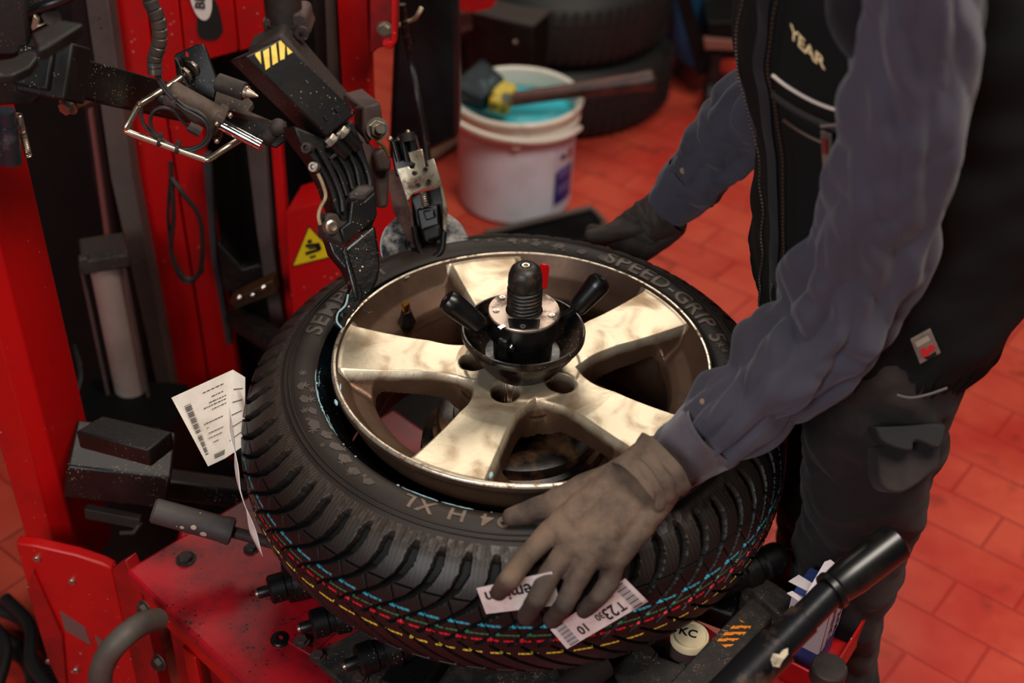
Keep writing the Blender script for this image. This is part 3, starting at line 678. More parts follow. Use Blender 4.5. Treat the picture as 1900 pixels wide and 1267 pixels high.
mb = MB(); slab(mb, [(384, 1000), (424, 1008), (404, 1022), (385, 1032)], U(400, 1015, y=1.32), unit(V(0, -1, .2)), .002); mb.build('warning_sticker', yelsign, mach, ang=None)
tube_between('rear_base_rail', U(330, 1010, y=1.42), U(640, 1040, y=1.46), .05, .04, red)

mb = MB(); vslab(mb, [(110, 840), (300, 850), (350, 985), (430, 1000), (300, 1090), (120, 1070)], 1.62, .2); mb.build('lower_housing', blackd, mach)
# ---- uprights and panels behind
YB = 1.95
def upright(name, pxs, y, th, m, bev=.002, sub=None):
    mb = MB(); vslab(mb, pxs, y, th); return mb.build(name, m, mach, bevel=bev)
rp = []
upright('red_panel', [(195, -60), (262, -60), (285, 120), (306, 210), (384, 700), (400, 860), (352, 900), (302, 620), (246, 330)], YB, .03, red)
upright('red_panel', [(266, -60), (323, -60), (341, 100), (344, 128), (372, 136), (378, 300), (440, 690), (462, 860), (404, 860), (388, 700), (310, 210), (289, 120)], YB, .03, red)
p3_ = upright('red_panel', [(327, -60), (425, -60), (440, 96), (345, 122)], YB, .03, red)
upright('red_panel', [(429, -60), (482, -60), (494, 80), (444, 96)], YB+.01, .03, red)
upright('grey_column', [(150, -60), (192, -60), (246, 330), (302, 620), (352, 900), (330, 905), (270, 620), (205, 330)], YB-.04, .05, greyc)
upright('dark_guide_rail', [(120, -60), (150, -60), (205, 330), (270, 620), (330, 905), (300, 905), (235, 620), (172, 330)], YB-.02, .04, mat('dark_rail', (14, 10, 8), .5, spec=.3, dirt=(40, 22, 18), dscale=3, damt=.6), .002)
mb = MB(); vslab(mb, [(163, 205), (170, 205), (215, 520), (205, 520)], YB-.06, .01); mb.build('slide_rod', mat('dusky_rod', (96, 52, 48), .5), mach)
upright('back_plate', [(-150, -80), (160, -80), (330, 900), (120, 980), (-60, 900)], YB+.10, .02, blackd)
upright('back_plate', [(330, 60), (650, -60), (720, 700), (440, 900)], YB+.12, .02, blackd)
# grey pneumatic cylinder
c0 = U(196, 480, y=1.80); c1 = U(250, 780, y=1.80); mb = MB(); zb = min(c0[2], c1[2])
mb.cyl(V(c0[0], 1.80, c1[2]), V(c0[0], 1.80, c0[2]), .0285, n=40); pc = mb.build('air_cylinder', cylg, mach)
mb = MB(); p = V(c0[0], 1.80, c0[2]); M = trans(p)@rotz(R_(20)); mb.box((.0, 0, .012), (.075, .075, .026), M); mb.box((-.034, -.03, .014), (.016, .016, .034), M); mb.build('cylinder_head', greyd, pc, bevel=.004)
mb = MB(); p = V(c0[0], 1.80, c1[2]); mb.box((.0, 0, -.012), (.075, .075, .026), trans(p)); mb.build('cylinder_foot', blackm, pc, bevel=.004)
for dx in (-.036, .036):
    mb = MB(); mb.cyl(V(c0[0]+dx, 1.78, c1[2]), V(c0[0]+dx, 1.78, c0[2]), .0035, n=12); mb.build('tie_rod', brown, pc)
mb = MB(); p = U(288, 806, y=1.62); mb.cyl(p, p+V(.02, -.03, .01), .012, n=20); mb.sphere(p+V(.02, -.03, .01), .012); mb.build('hose_fitting', brown, mach)
mb = MB(); mb.tube(catmull([U(140, 640, y=1.85), U(150, 700, y=1.8), U(132, 760, y=1.75), U(150, 800, y=1.7)], 24), .006, 10); mb.build('air_hose', blackm, mach)
# hanging strap loop
mb = MB(); lp = catmull([U(316, 300, y=1.86), U(322, 400, y=1.84), U(318, 470, y=1.84), U(345, 516, y=1.84), U(372, 500, y=1.84), U(372, 410, y=1.84), U(340, 360, y=1.84), U(318, 330, y=1.85)], 60); mb.tube(lp, .0042, 10); mb.build('cable_loop', gum, mach)
mb = MB(); lp = catmull([U(316, 330, y=1.86), U(312, 410, y=1.85), U(326, 500, y=1.85), U(352, 524, y=1.85), U(378, 500, y=1.85)], 40); mb.tube(lp, .003, 10); mb.build('cable_loop', gum, mach)
# rails right of the red panel
upright('narrow_rail', [(376, 290), (388, 290), (402, 480), (430, 640), (420, 640), (392, 480)], YB-.03, .02, mat('blue_grey_rail', (58, 62, 66), .45, .3), .001)
upright('grey_column', [(455, 255), (490, 255), (503, 430), (532, 640), (508, 640), (476, 430)], YB-.08, .03, greyc)
upright('red_post', [(502, 262), (520, 262), (533, 430), (548, 640), (534, 640), (515, 430)], YB-.06, .03, red)
mb = MB(); vslab(mb, [(425, 560), (505, 520), (514, 545), (436, 575)], 1.78, .03); br = mb.build('valve_block', mat('oily_brass_block', (70, 48, 24), .4, .5, dirt=(20, 16, 14), dscale=14, damt=.8), mach, bevel=.002)
for x, y, r in ((444, 552, .0065), (469, 547, .0048), (489, 533, .007)):
    mb = MB(); mb.sphere(U(x, y, y=1.775), r, 14); mb.build('fitting', chrome, br)
mb = MB(); a = U(440, 590, y=1.84); b = U(520, 640, y=1.7); mb.cyl(a, b, .022, n=24); mb.build('air_cylinder', blackm, mach)
mb = MB(); vslab(mb, [(404, 450), (412, 540), (440, 545), (500, 505), (480, 490), (450, 500)], 1.88, .05); mb.build('carriage', blackm, mach, bevel=.003)
# red box with warning triangle
SN = unit(V(-.15, -1, .0)); S0 = U(580, 460, y=1.80)
mb = MB(); slab(mb, [(529, 394), (742, 330), (752, 600), (560, 660), (548, 640), (536, 520)], S0, SN, .09); bx = mb.build('control_box', red, mach, bevel=.003)
def tri(k, c=(579.5, 463)): return [(c[0]+(x-c[0])*k, c[1]+(y-c[1])*k) for x, y in ((543, 494), (573, 421), (623, 474))]
mb = MB(); slab(mb, tri(1.06), S0+SN*.0012, SN, .001); sg = mb.build('warning_sign', ink, bx, ang=None)
mb = MB(); slab(mb, tri(.96), S0+SN*.0020, SN, .001); mb.build('sign_face', yelsign, sg, ang=None)
mb = MB()
for q in ([(566, 454), (585, 451), (587, 456), (568, 460)], [(566, 468), (594, 460), (595, 465), (568, 474)], [(584, 452), (592, 450), (597, 462), (588, 464)], [(570, 446), (578, 444), (579, 450), (571, 452)], [(574, 476), (586, 473), (586, 477), (576, 480)], [(572, 460), (590, 456), (591, 460), (573, 463)]):
    slab(mb, q, S0+SN*.0028, SN, .0006)
mb.build('sign_symbol', ink, sg, ang=None)
# top middle: rail, red post, red box, column
upright('grey_column', [(575, -60), (600, -60), (612, 160), (640, 330), (620, 330), (588, 160)], YB-.02, .04, mat('dark_column', (36, 34, 34), .5, .3))
upright('grey_column', [(600, -60), (622, -60), (634, 160), (650, 330), (634, 330), (608, 160)], YB-.05, .04, greyc)
upright('red_post', [(622, -60), (680, -60), (688, 200), (700, 330), (650, 330), (634, 160)], YB-.06, .06, red)
upright('valve_cover', [(686, -60), (732, -60), (733, 80), (728, 90), (712, 88), (700, 92), (692, 100), (684, 98)], YB-.10, .08, reddk, .004)
mb = MB(); vslab(mb, [(726, -60), (735, -60), (736, 78), (726, 92), (712, 88), (708, 82), (726, 76)], YB-.185, .02); mb.build('cover_flange', red, mach, bevel=.002)
mb = MB(); p = U(714, 53, y=YB-.11); mb.hexa(p, FN, .009, .008); mb.build('bolt', dullm, mach)
upright('black_column', [(736, -60), (846, -60), (852, 120), (852, 258), (800, 282), (720, 305)], YB+.12, .08, mat('black_column_paint', (10, 12, 14), .35, dirt=(28, 34, 38), dscale=5, damt=.6), .01)
mb = MB(); mb.tube(catmull([U(746, 8, y=1.95), U(752, 60, y=1.95), U(764, 120, y=1.95), U(775, 180, y=1.92), U(790, 260, y=1.9), U(796, 330, y=1.88)], 30), .006, 10); mb.build('air_hose', blackp, mach)
mb = MB(); mb.tube(catmull([U(735, 48, y=1.97), U(752, 42, y=1.97), U(768, 36, y=1.96), U(777, 24, y=1.95), U(782, 14, y=1.95)], 20), .0035, 10); mb.build('clear_tube', mat('beige_plastic_tube', (196, 176, 146), .4), mach)
# hydraulic leg and dirty link behind the hazard box
mb = MB(); a = U(520, -40, y=1.72); b = U(528, 36, y=1.72); mb.cyl(a, b, .026, n=32); mb.cyl(b, b+unit(b-a)*.012, .030, n=32); hc = mb.build('hydraulic_leg', gum, mach)
mb = MB(); vslab(mb, [(492, 36), (560, 26), (572, 50), (576, 62), (566, 74), (556, 92), (528, 82), (500, 70), (488, 52)], 1.70, .05, 40); hl = mb.build('leg_joint', brown, mach, bevel=.006)
mb = MB(); p = U(561, 60, y=1.69); mb.lathe([(.004, 0), (.010, 0), (.010, .006), (.004, .006)], frame(p, FN, (0, 0, 1)), 20); mb.build('joint_washer', greyd, hl)
upright('link_arm', [(455, 95), (520, 60), (640, 200), (640, 270), (560, 240)], 1.66, .05, greyd, .006)

# ---- company oval on the red panel
mb = MB(); vslab(mb, [(366, 28), (375, 10), (390, 0), (402, 6), (413, 50), (410, 66), (396, 75), (374, 72), (366, 56)], YB-.0015, .001, 40); sm = mb.build('panel_badge', mat('sooty_badge', (18, 13, 13), .8), p3_, ang=None)
mb = MB(); vslab(mb, [(352+20+20*math.cos(t)+.16*22*math.sin(t)*2, -8+46*math.sin(t)) for t in np.linspace(0, 2*PI, 36, endpoint=False)], YB-.003, .001); mb.build('badge_oval', mat('badge_white', (226, 218, 210), .5), sm, ang=None)
def plane_text(txt, size, o, xh, n, name, m, parent, bold=True, align=True):
    M = frame(o, n, xh)
    return bent_text(txt, size, 0, 0, lambda x, y, z: (M@np.array([x, y, z, 1]))[:3], name, m, parent, depth=.0002, bold=bold, dens=0)
plane_text('BE', .022, U(372, 4, y=YB-.0045), V(.1, 0, 1), FN, 'badge_letters', ink, sm)
# ================================================================== mount arm with the hazard box
T0 = U(455, 104, y=1.265); TN = unit(back_at(T0)+.42*RT+.12*UP)
mb = MB(); slab(mb, [(455, 104), (521, 73), (662, 210), (607, 254)], T0, TN, .048)
box = mb.build('arm_cover_box', blackp, mach, bevel=.0022, seg=3)
ax_l = unit(onpl(607, 254, T0, TN)-T0); ax_w = unit(onpl(521, 73, T0, TN)-T0)
mb = MB()
for q in ([(474, 99), (483, 95), (485, 119), (474, 103)], [(488, 95), (499, 89), (501, 124), (493, 130)], [(503, 86), (512, 80), (516, 115), (506, 121)], [(517, 77), (521, 75), (529, 84), (528, 109), (520, 112)], [(532, 86), (543, 97), (534, 102)]):
    slab(mb, [(q_[0], q_[1]) for q_ in q], T0+TN*.0006, TN, .0005)
hz = mb.build('hazard_stripes', yellow, box, ang=None, label='pale yellow hazard stripes')
for (a, b) in (((601, 214), (607, 223)), ((621, 199), (629, 208))):
    mb = MB(); A = onpl(a[0], a[1], T0+TN*.0005, TN); B = onpl(b[0], b[1], T0+TN*.0005, TN); mb.tube([A, (A+B)/2, B], [.0022, .0022, .0022], 10); mb.build('cover_slot', ink, box)
# casting under the box
C0 = T0-TN*.012
mb = MB(); slab(mb, [(545, 232), (605, 256), (655, 222), (672, 262), (690, 320), (697, 350), (700, 402), (690, 425), (652, 440), (628, 400), (610, 350), (585, 300), (556, 262)], C0, TN, .034); cast = mb.build('arm_casting', blackm, mach, bevel=.003)
def rib(pts, r=.0026, up=.004, nm='casting_rib'):
    mb = MB(); mb.tube(catmull([onpl(x, y, C0+TN*up, TN) for x, y in pts], 14), r, 8); mb.build(nm, blackm, cast)
rib([(612, 296), (632, 280), (652, 264)]); rib([(590, 272), (606, 300), (622, 332), (634, 366), (637, 392)], .0034); rib([(613, 296), (630, 322), (644, 362)]); rib([(628, 286), (645, 316), (655, 350)]); rib([(643, 276), (660, 308), (668, 344)])
rib([(657, 266), (676, 300), (686, 330), (688, 350)], .0034)
for x, y in ((617, 262), (638, 248)):
    p = onpl(x, y, C0+TN*.004, TN); mb = MB(); d = -ax_l; mb.cyl(p+ax_l*.022, p, .0085, n=24); b_ = mb.build('casting_boss', plastic, cast)
    mb = MB(); mb.hexa(p+d*.0, d, .0075, .007); mb.build('bolt', zinc, b_)
# pad plate
mb = MB(); slab(mb, [(646, 360), (652, 367), (676, 371), (697, 353), (694, 344), (680, 341), (664, 343)], C0+TN*.014, unit(TN*.6+UP*.5), .007); pad = mb.build('pad_plate', blackm, mach, bevel=.002)
mb = MB(); slab(mb, [(655, 360), (674, 364), (690, 351), (680, 345), (665, 347)], C0+TN*.0155, unit(TN*.6+UP*.5), .003); mb.build('pad_insert', greyd, pad, bevel=.001)
mb = MB(); slab(mb, [(652, 372), (676, 373), (697, 354), (701, 400), (691, 412), (658, 441), (640, 450), (632, 424), (648, 412)], C0+TN*.010, TN, .03); jb = mb.build('joint_block', blackp, mach, bevel=.002)
mb = MB(); slab(mb, [(604, 400), (612, 394), (628, 396), (634, 410), (652, 412), (656, 444), (640, 458), (631, 452), (606, 440)], C0+TN*.004, TN, .026); mb.build('joint_bracket', greyd, mach, bevel=.003)
mb = MB(); p = onpl(614, 421, C0+TN*.006, TN); mb.lathe([(0, .006), (.004, .007), (.0055, .004), (.0066, .0035), (.0078, .003), (.0082, 0), (.0082, -.006)], frame(p, TN, (0, 0, 1)), 28); mb.build('pivot_pin', dullm, jb)
for x, y, r in ((573, 275, .0062), (586, 310, .0058)):
    mb = MB(); p = onpl(x, y, C0+TN*.002, TN); mb.cap_screw(p, unit(TN-.8*RT), r, .008); mb.build('cap_screw', zinc if y > 300 else greyd, cast)
mb = MB(); mb.tube(catmull([onpl(x, y, C0+TN*.004, TN) for x, y in ((590, 322), (600, 345), (604, 366), (594, 386), (591, 402), (594, 417))], 26), .0021, 8); mb.build('worn_spring_strip', mat('worn_beige_metal', (170, 150, 118), .45, .5, dirt=(70, 60, 50), dscale=60, damt=.8), cast)
# mount head
HP = U(650, 585, z=.842)                                   # touches the rim edge
HN = unit(back_at(HP)+.25*RT); H0 = HP+HN*.004
headm = mat('scuffed_black_polymer', (14, 13, 13), .3, dirt=(44, 36, 32), dscale=22, damt=.6, specks=(196, 172, 156), sscale=120, sth=.06, bump=.0014, bscale=55)
mb = MB(); slab(mb, [(606, 439), (631, 454), (640, 461), (690, 419), (697, 418), (704, 463), (707, 493), (702, 520), (690, 543), (672, 562), (660, 560), (655, 535), (640, 500), (616, 472)], H0, HN, .030); hd = mb.build('mount_head', headm, mach, bevel=.005, seg=3)
mb = MB(); slab(mb, [(634, 462), (644, 458), (662, 520), (668, 556), (660, 562), (652, 532)], H0+HN*.004, HN, .008); mb.build('head_ridge', headm, hd, bevel=.003)
mb = MB(); slab(mb, [(655, 520), (668, 530), (674, 548), (664, 572), (648, 590), (640, 606), (630, 608), (624, 594), (628, 580), (640, 566), (648, 545)], H0+HN*.002, HN, .020, 44); tipo = mb.build('head_finger', headm, hd, bevel=.005, seg=3)
mb = MB(); mb.tube(catmull([onpl(x, y, H0+HN*.0045, HN) for x, y in ((646, 546), (641, 566), (628, 580), (625, 596), (634, 608))], 20), .0014, 8); mb.build('soap_film', soap, tipo)
mb = MB(); mb.sphere(onpl(634, 584, H0+HN*.006, HN), .0042, 14); mb.build('finger_ball', blackp, tipo)
mb = MB(); mb.tube(catmull([onpl(x, y, H0+HN*.003, HN) for x, y in ((672, 574), (682, 580), (690, 579))], 10), .0012, 8); mb.build('wire_clip', ink, tipo)

# ================================================================== second tool: roller disc behind the mount arm
B0 = U(690, 200, y=1.42); BN = unit(back_at(B0)+.3*RT)
mb = MB(); slab(mb, [(673, 198), (706, 190), (711, 222), (700, 245), (683, 268), (672, 240)], B0, BN, .04); slab(mb, [(638, 172), (672, 163), (706, 190), (673, 198)], B0, unit(UP+.3*BN), .012); blk = mb.build('disc_arm_head', brown, mach, bevel=.003)
mb = MB(); p = onpl(700, 239, B0+BN*.002, BN); mb.hexa(p, BN, .0105, .006); mb.cyl(p, p+BN*.014, .0055, n=16); mb.build('hex_nut', zinc, blk)
mb = MB(); slab(mb, [(650, 230), (684, 262), (724, 305), (722, 384), (704, 388), (696, 330), (664, 290)], B0-BN*.004, BN, .045); slab(mb, [(694, 285), (712, 272), (728, 300), (726, 318), (700, 318)], B0+BN*.012, BN, .03); mb.build('disc_arm', brown, mach, bevel=.004)
mb = MB(); mb.tube(catmull([onpl(x, y, B0+BN*.01, BN) for x, y in ((700, 262), (712, 272), (722, 290))], 10), .0025, 8); mb.build('brass_lever', mat('dull_brass', (150, 128, 84), .4, .8), blk)
DC = U(789, 450, z=.818); DD = float((DC-[0, 0, CAM_H])@FWD)
D0 = U(775, 320, d=DD-.040); DN = unit(back_at(D0)+V(-.12, 0, -.05))
mb = MB(); slab(mb, [(722, 262), (740, 252), (768, 248), (776, 280), (770, 312), (735, 330), (728, 300)], D0-DN*.012, DN, .03); vb = mb.build('valve_body', plastic, mach, bevel=.003)
for x, y in ((741, 258), (757, 246), (765, 252), (724, 258)):
    mb = MB(); mb.sphere(onpl(x, y, D0-DN*.008, DN), .0042, 12); mb.build('valve_screw', dullm, vb)
mb = MB(); mb.cyl(onpl(757, 262, D0-DN*.006, DN), onpl(754, 246, D0-DN*.006, DN), .011, n=20); mb.build('valve_knob', gum, vb)
for q in ((730, 262, 740, 300), (748, 262, 756, 300)):
    mb = MB(); mb.cyl(onpl(q[0], q[1], D0-DN*.004, DN), onpl(q[2], q[3], D0-DN*.004, DN), .0042, n=12); mb.build('valve_tube', plastic, vb)
mb = MB(); slab(mb, [(736, 313), (758, 308), (761, 313), (768, 312), (770, 304), (762, 300), (757, 283), (783, 276), (788, 300), (789, 311), (795, 308), (791, 298), (805, 294), (813, 319), (821, 346), (800, 349), (784, 352), (768, 358), (761, 366), (756, 374)], D0, DN, .004)
sh = mb.build('disc_shroud', rustpl, mach, bevel=.0008)
mb = MB(); slab(mb, [(715, 317), (737, 312), (757, 373), (762, 390), (769, 440), (770, 456), (757, 447), (744, 420), (730, 395)], D0, unit(DN-.5*RT), .004); mb.build('shroud_side', rustdk, sh, bevel=.0008)
mb = MB(); slab(mb, [(815, 343), (822, 348), (831, 388), (828, 430), (822, 426), (821, 372)], D0, unit(DN+.2*RT), .02); mb.build('shroud_side', rustpl, sh, bevel=.0008)
for x, y in ((769, 321), (790, 314), (776, 343), (796, 336)):
    mb = MB(); p = onpl(x, y, D0+DN*.0002, DN); mb.cap_screw(p, DN, .0032, .004); mb.build('cap_screw', brown, sh)
mb = MB(); slab(mb, [(762, 362), (820, 346), (824, 430), (770, 450)], D0-DN*.022, DN, .01); mb.build('shroud_back', plastic, sh, bevel=.002)
pts = []; s0 = onpl(784, 356, D0-DN*.006, DN); s1 = onpl(790, 384, D0-DN*.006, DN); dd_ = unit(s1-s0); xx_ = unit(np.cross(dd_, DN)); L = np.linalg.norm(s1-s0)
for k in range(120): t = k/119; a = t*2*PI*7; pts.append(s0+dd_*L*t+.0045*(math.cos(a)*xx_+math.sin(a)*DN))
mb = MB(); mb.tube(pts, .0009, 6); mb.build('coil_spring', dullm, sh)
mb = MB(); slab(mb, [(772, 388), (812, 380), (818, 432), (782, 440)], D0-DN*.006, DN, .012); mb.build('latch_body', plastic, sh, bevel=.003)
mb = MB(); slab(mb, [(784, 392), (804, 388), (808, 404), (790, 410)], D0-DN*.001, DN, .012); mb.build('latch_tooth', plastic, sh, bevel=.002)
mb = MB(); slab(mb, [(780, 425), (816, 414), (820, 440), (786, 452)], D0-DN*.001, DN, .012); mb.build('latch_clamp', blackm, sh, bevel=.004)
mb = MB(); mb.tube(catmull([onpl(x, y, D0-DN*.002, DN) for x, y in ((768, 420), (774, 452), (786, 474), (806, 476), (820, 462), (824, 430))], 30), .004, 10); mb.build('fork', blackm, mach)
# the disc
DX = unit(V(.05, -.48, 1)); M = frame(DC, DX, (1, 0, 0))
mb = MB(M); mb.lathe([(0, -.004), (.02, -.004), (.022, -.001), (.024, .002), (.026, .002), (.028, -.001), (.042, -.002), (.055, -.004), (.0605, -.006), (.062, -.009), (.061, -.012), (.05, -.014), (.02, -.016), (0, -.016)], n=72)
dsc = mb.build('roller_disc', mat('soapy_scuffed_disc', (36, 38, 42), .35, .2, dirt=(176, 172, 166), dscale=24, damt=.85, dlo=.42, dhi=.60, bump=.0006, bscale=60), mach)
mb = MB(M); mb.lathe([(0, .004), (.009, .004), (.012, .002), (.012, -.006)], n=32); mb.build('disc_hub', greyd, dsc)
mb = MB(); mb.tube([(M@np.array([(.0618)*math.cos(t), (.0618)*math.sin(t), -.0085, 1]))[:3] for t in np.linspace(PI*.85, PI*1.4, 24)], .0008, 6); mb.build('soap_film', soap, dsc)
mb = MB(); mb.cyl(DC+DX*.0, onpl(800, 440, D0-DN*.008, DN), .007, n=20); mb.build('disc_axle', blackm, dsc)

# ================================================================== upper left: support tube and bead press tool
tube_between('upper_arm', U(60, 125, y=1.28), U(345, 196, y=1.56), .044, .044, blackp, .003)
mb = MB(); q0 = U(100, 130, y=1.30); d0 = unit(U(345, 196, y=1.56)-U(60, 125, y=1.28)); bar(mb, q0-d0*.02, q0+d0*.02, .062, .062); mb.build('arm_sleeve', blackm, mach, bevel=.003)
mb = MB(); slab(mb, [(58, 62), (112, 36), (155, 44), (90, 84), (70, 92)], U(100, 60, z=1.30), V(0, 0, 1), .012); mb.build('slide_bracket', blackm, mach, bevel=.002)
upright('slide_post', [(-80, -60), (44, -60), (60, 92), (30, 108), (-60, 108)], 1.30, .08, mat('speckled_black_paint', (10, 10, 10), .5, specks=(130, 120, 104), sscale=330, sth=.055, dirt=(30, 27, 25), dscale=9, damt=.5, bump=.0005, bscale=90), .006)
mb = MB(); slab(mb, [(-60, 118), (20, 108), (46, 96), (66, 94), (69, 106), (55, 124), (22, 138), (-60, 142)], U(20, 120, z=1.225), V(0, 0, 1), .010, 0); mb.build('post_flange', blackm, mach, bevel=.002)
mb = MB(); vslab(mb, [(-60, 140), (22, 140), (66, 108), (78, 180), (60, 196), (30, 196), (-60, 200)], 1.29, .07); mb.build('slide_body', blackp, mach, bevel=.004)
mb = MB(); mb.cyl(U(55, 35, y=1.36), U(97, 32, y=1.30), .0095, n=28); mb.build('adjuster_pin', greyd, mach)
mb = MB(); slab(mb, [(46, -6), (92, -10), (110, 0), (60, 24), (48, 20)], U(70, 0, y=1.34), unit(V(0, -.6, .8)), .006); mb.build('alloy_lever', greyd, mach, bevel=.002)
mb = MB(); mb.tube(catmull([U(50, 26, y=1.31), U(80, 12, y=1.30), U(110, 2, y=1.30), U(140, -12, y=1.30)], 16), .006, 12); mb.build('lever_handle', plastic, mach)
mb = MB(); vslab(mb, [(57, 50), (62, 28), (72, 38), (70, 48), (84, 44), (60, 58)], 1.29, .006); mb.build('alloy_bracket', dullm, mach, bevel=.001)
mb = MB(); p = U(128, 195, y=1.36); mb.hexa(p, V(-.4, -1, -.2), .009, .010); mb.cyl(p, p+V(.03, .02, .006), .008, n=20); mb.build('bolt', dullm, mach)
mb = MB(); vslab(mb, [(148, 180), (168, 172), (174, 182), (158, 192)], 1.37, .02); mb.build('tube_end', mat('blue_black_plastic', (40, 44, 52), .5), mach, bevel=.002)
pts = []; s0 = U(34, 212, y=1.27); s1 = U(53, 290, y=1.27); dd_ = unit(s1-s0); L = np.linalg.norm(s1-s0); xx_ = unit(np.cross(dd_, FN)); yy_ = np.cross(dd_, xx_)
for k in range(400): t = k/399; a = t*2*PI*24; pts.append(s0+dd_*L*t+.0034*(math.cos(a)*xx_+math.sin(a)*yy_))
mb = MB(); mb.tube(pts, .0007, 5); mb.build('return_spring', dullm, mach)
mb = MB(); mb.cyl(U(10, 205, y=1.26), U(14, 232, y=1.26), .010, n=24); mb.cyl(U(14, 232, y=1.26), U(20, 300, y=1.26), .0125, n=24); mb.build('shock_absorber', mat('wet_dark_cylinder', (24, 32, 38), .3, dirt=(110, 110, 112), dscale=30, damt=.6, dlo=.55, dhi=.75), mach)
# bead press tool
YT = 1.42
def tp_(x, y, yy=YT): return U(x, y, y=yy)
KN = unit(V(-.1, -1, .35)); K0 = tp_(360, 140, 1.46)
mb = MB(); slab(mb, [(323, 106), (326, 100), (365, 82), (377, 83), (382, 92), (404, 150), (396, 190), (362, 178), (346, 150), (340, 128), (330, 116)], K0, KN, .005); brk = mb.build('tool_bracket', blackp, mach, bevel=.0012)
mb = MB(); slab(mb, [(322, 106), (330, 112), (344, 150), (356, 176), (368, 184), (364, 188), (350, 178), (328, 140)], K0+KN*.02, KN, .018); mb.build('bracket_flange', blackp, brk, bevel=.001)
mb = MB(); slab(mb, [(345, 95), (350, 100), (350, 106), (344, 104)], K0+KN*.0006, KN, .0004, 16); mb.build('bracket_hole', red, brk, ang=None)
a, b = tp_(310, 170), tp_(405, 222); d = unit(b-a)
mb = MB(); mb.lathe([(0, 0), (.013, 0), (.0165, .004), (.0165, np.linalg.norm(b-a))], frame(a, d, (0, 0, 1)), 36); bar(mb, a+d*.062, b+d*.006, .034, .030); tb = mb.build('tool_cylinder', mat('dusty_brown_cast', (84, 68, 58), .7, .1, dirt=(52, 42, 36), dscale=16, damt=.7, bump=.0006, bscale=80), mach, bevel=.002)
mb = MB(); mb.cyl(tp_(294, 180), tp_(306, 188), .008, n=16); mb.build('cylinder_port', blackm, tb)
for x, y in ((402, 230), (402, 262), (427, 214)):
    mb = MB(); mb.sphere(U(x, y, y=YT-.022), .0034, 12); mb.build('cap_screw', dullm, tb)
mb = MB(); vslab(mb, [(394, 228), (410, 232), (408, 268), (392, 258)], YT-.012, .02); mb.build('rod_gland', blackp, tb, bevel=.002)
a, b = tp_(410, 231, YT-.01), tp_(484, 270, YT-.02); mb = MB(); mb.lathe([(0, 0), (.0072, 0), (.0072, np.linalg.norm(b-a)*.82), (.0066, np.linalg.norm(b-a)*.825), (.0066, np.linalg.norm(b-a)*.85), (.0074, np.linalg.norm(b-a)*.855), (.0072, np.linalg.norm(b-a)), (0, np.linalg.norm(b-a))], frame(a, unit(b-a), (0, 0, 1)), 28); mb.build('piston_rod', chrome, tb)
mb = MB(); mb.cyl(tp_(492, 262), tp_(508, 245), .0085, n=20); mb.sphere(tp_(516, 236), .011, 16); mb.cyl(tp_(500, 248), tp_(520, 234), .007, n=16); mb.build('ball_link', greyd, mach)
mb = MB(); slab(mb, [(402, 180), (440, 205), (505, 225), (532, 226), (530, 262), (512, 276), (480, 262), (430, 232), (405, 215)], tp_(470, 240, 1.47), unit(V(.1, -1, .4)), .008); mb.build('link_plate', blackp, mach, bevel=.002)
mb = MB(); slab(mb, [(352, 180), (400, 140), (440, 160), (470, 190), (460, 205), (500, 222), (420, 205), (380, 198)], tp_(420, 180, 1.48), unit(V(0, -.35, .9)), .010); mb.build('tool_base_plate', mat('thick_dust_plate', (66, 54, 46), .85, dirt=(34, 29, 26), dscale=20, damt=.7, specks=(130, 110, 92), sscale=160, sth=.06, bump=.0010, bscale=120), mach, bevel=.001)
a, b = tp_(404, 152, 1.45), tp_(454, 170, 1.44); d = unit(b-a); mb = MB(); mb.cyl(a, b, .0115, n=28); sp_ = mb.build('stop_sleeve', greyd, mach, bevel=.001)
mb = MB(); mb.cyl(b, b+d*.004, .008, n=20); mb.lathe([(.006, .004), (.0045, .010), (.0012, .018), (0, .0185)], frame(b, d, (0, 0, 1)), 20); mb.build('stop_pin', dullm, sp_)
# bent chromed hand guard
hp = [(342, 138, 1.45), (330, 148, 1.44), (300, 168, 1.42), (262, 192, 1.40), (257, 197, 1.40), (236, 233, 1.385), (233, 240, 1.385), (240, 246, 1.384), (300, 268, 1.385), (374, 294, 1.385), (384, 296, 1.385), (392, 293, 1.387), (420, 274, 1.40), (446, 258, 1.42)]
P_ = [U(x, y, y=yy) for x, y, yy in hp]; mb = MB()
mb.tube(catmull(P_, 90), .0042, 14); hg = mb.build('hand_guard', mat('chromed_bar_dirty', (205, 190, 168), .24, .95, dirt=(100, 82, 64), dscale=18, damt=.8, dlo=.45, dhi=.7), mach)
mb = MB(); p = U(340, 140, y=1.45); mb.hexa(p, unit(P_[0]-P_[1]), .0085, .007); mb.hexa(p+unit(P_[0]-P_[1])*.014, unit(P_[0]-P_[1]), .0085, .007); mb.build('guard_nut', dullm, hg)
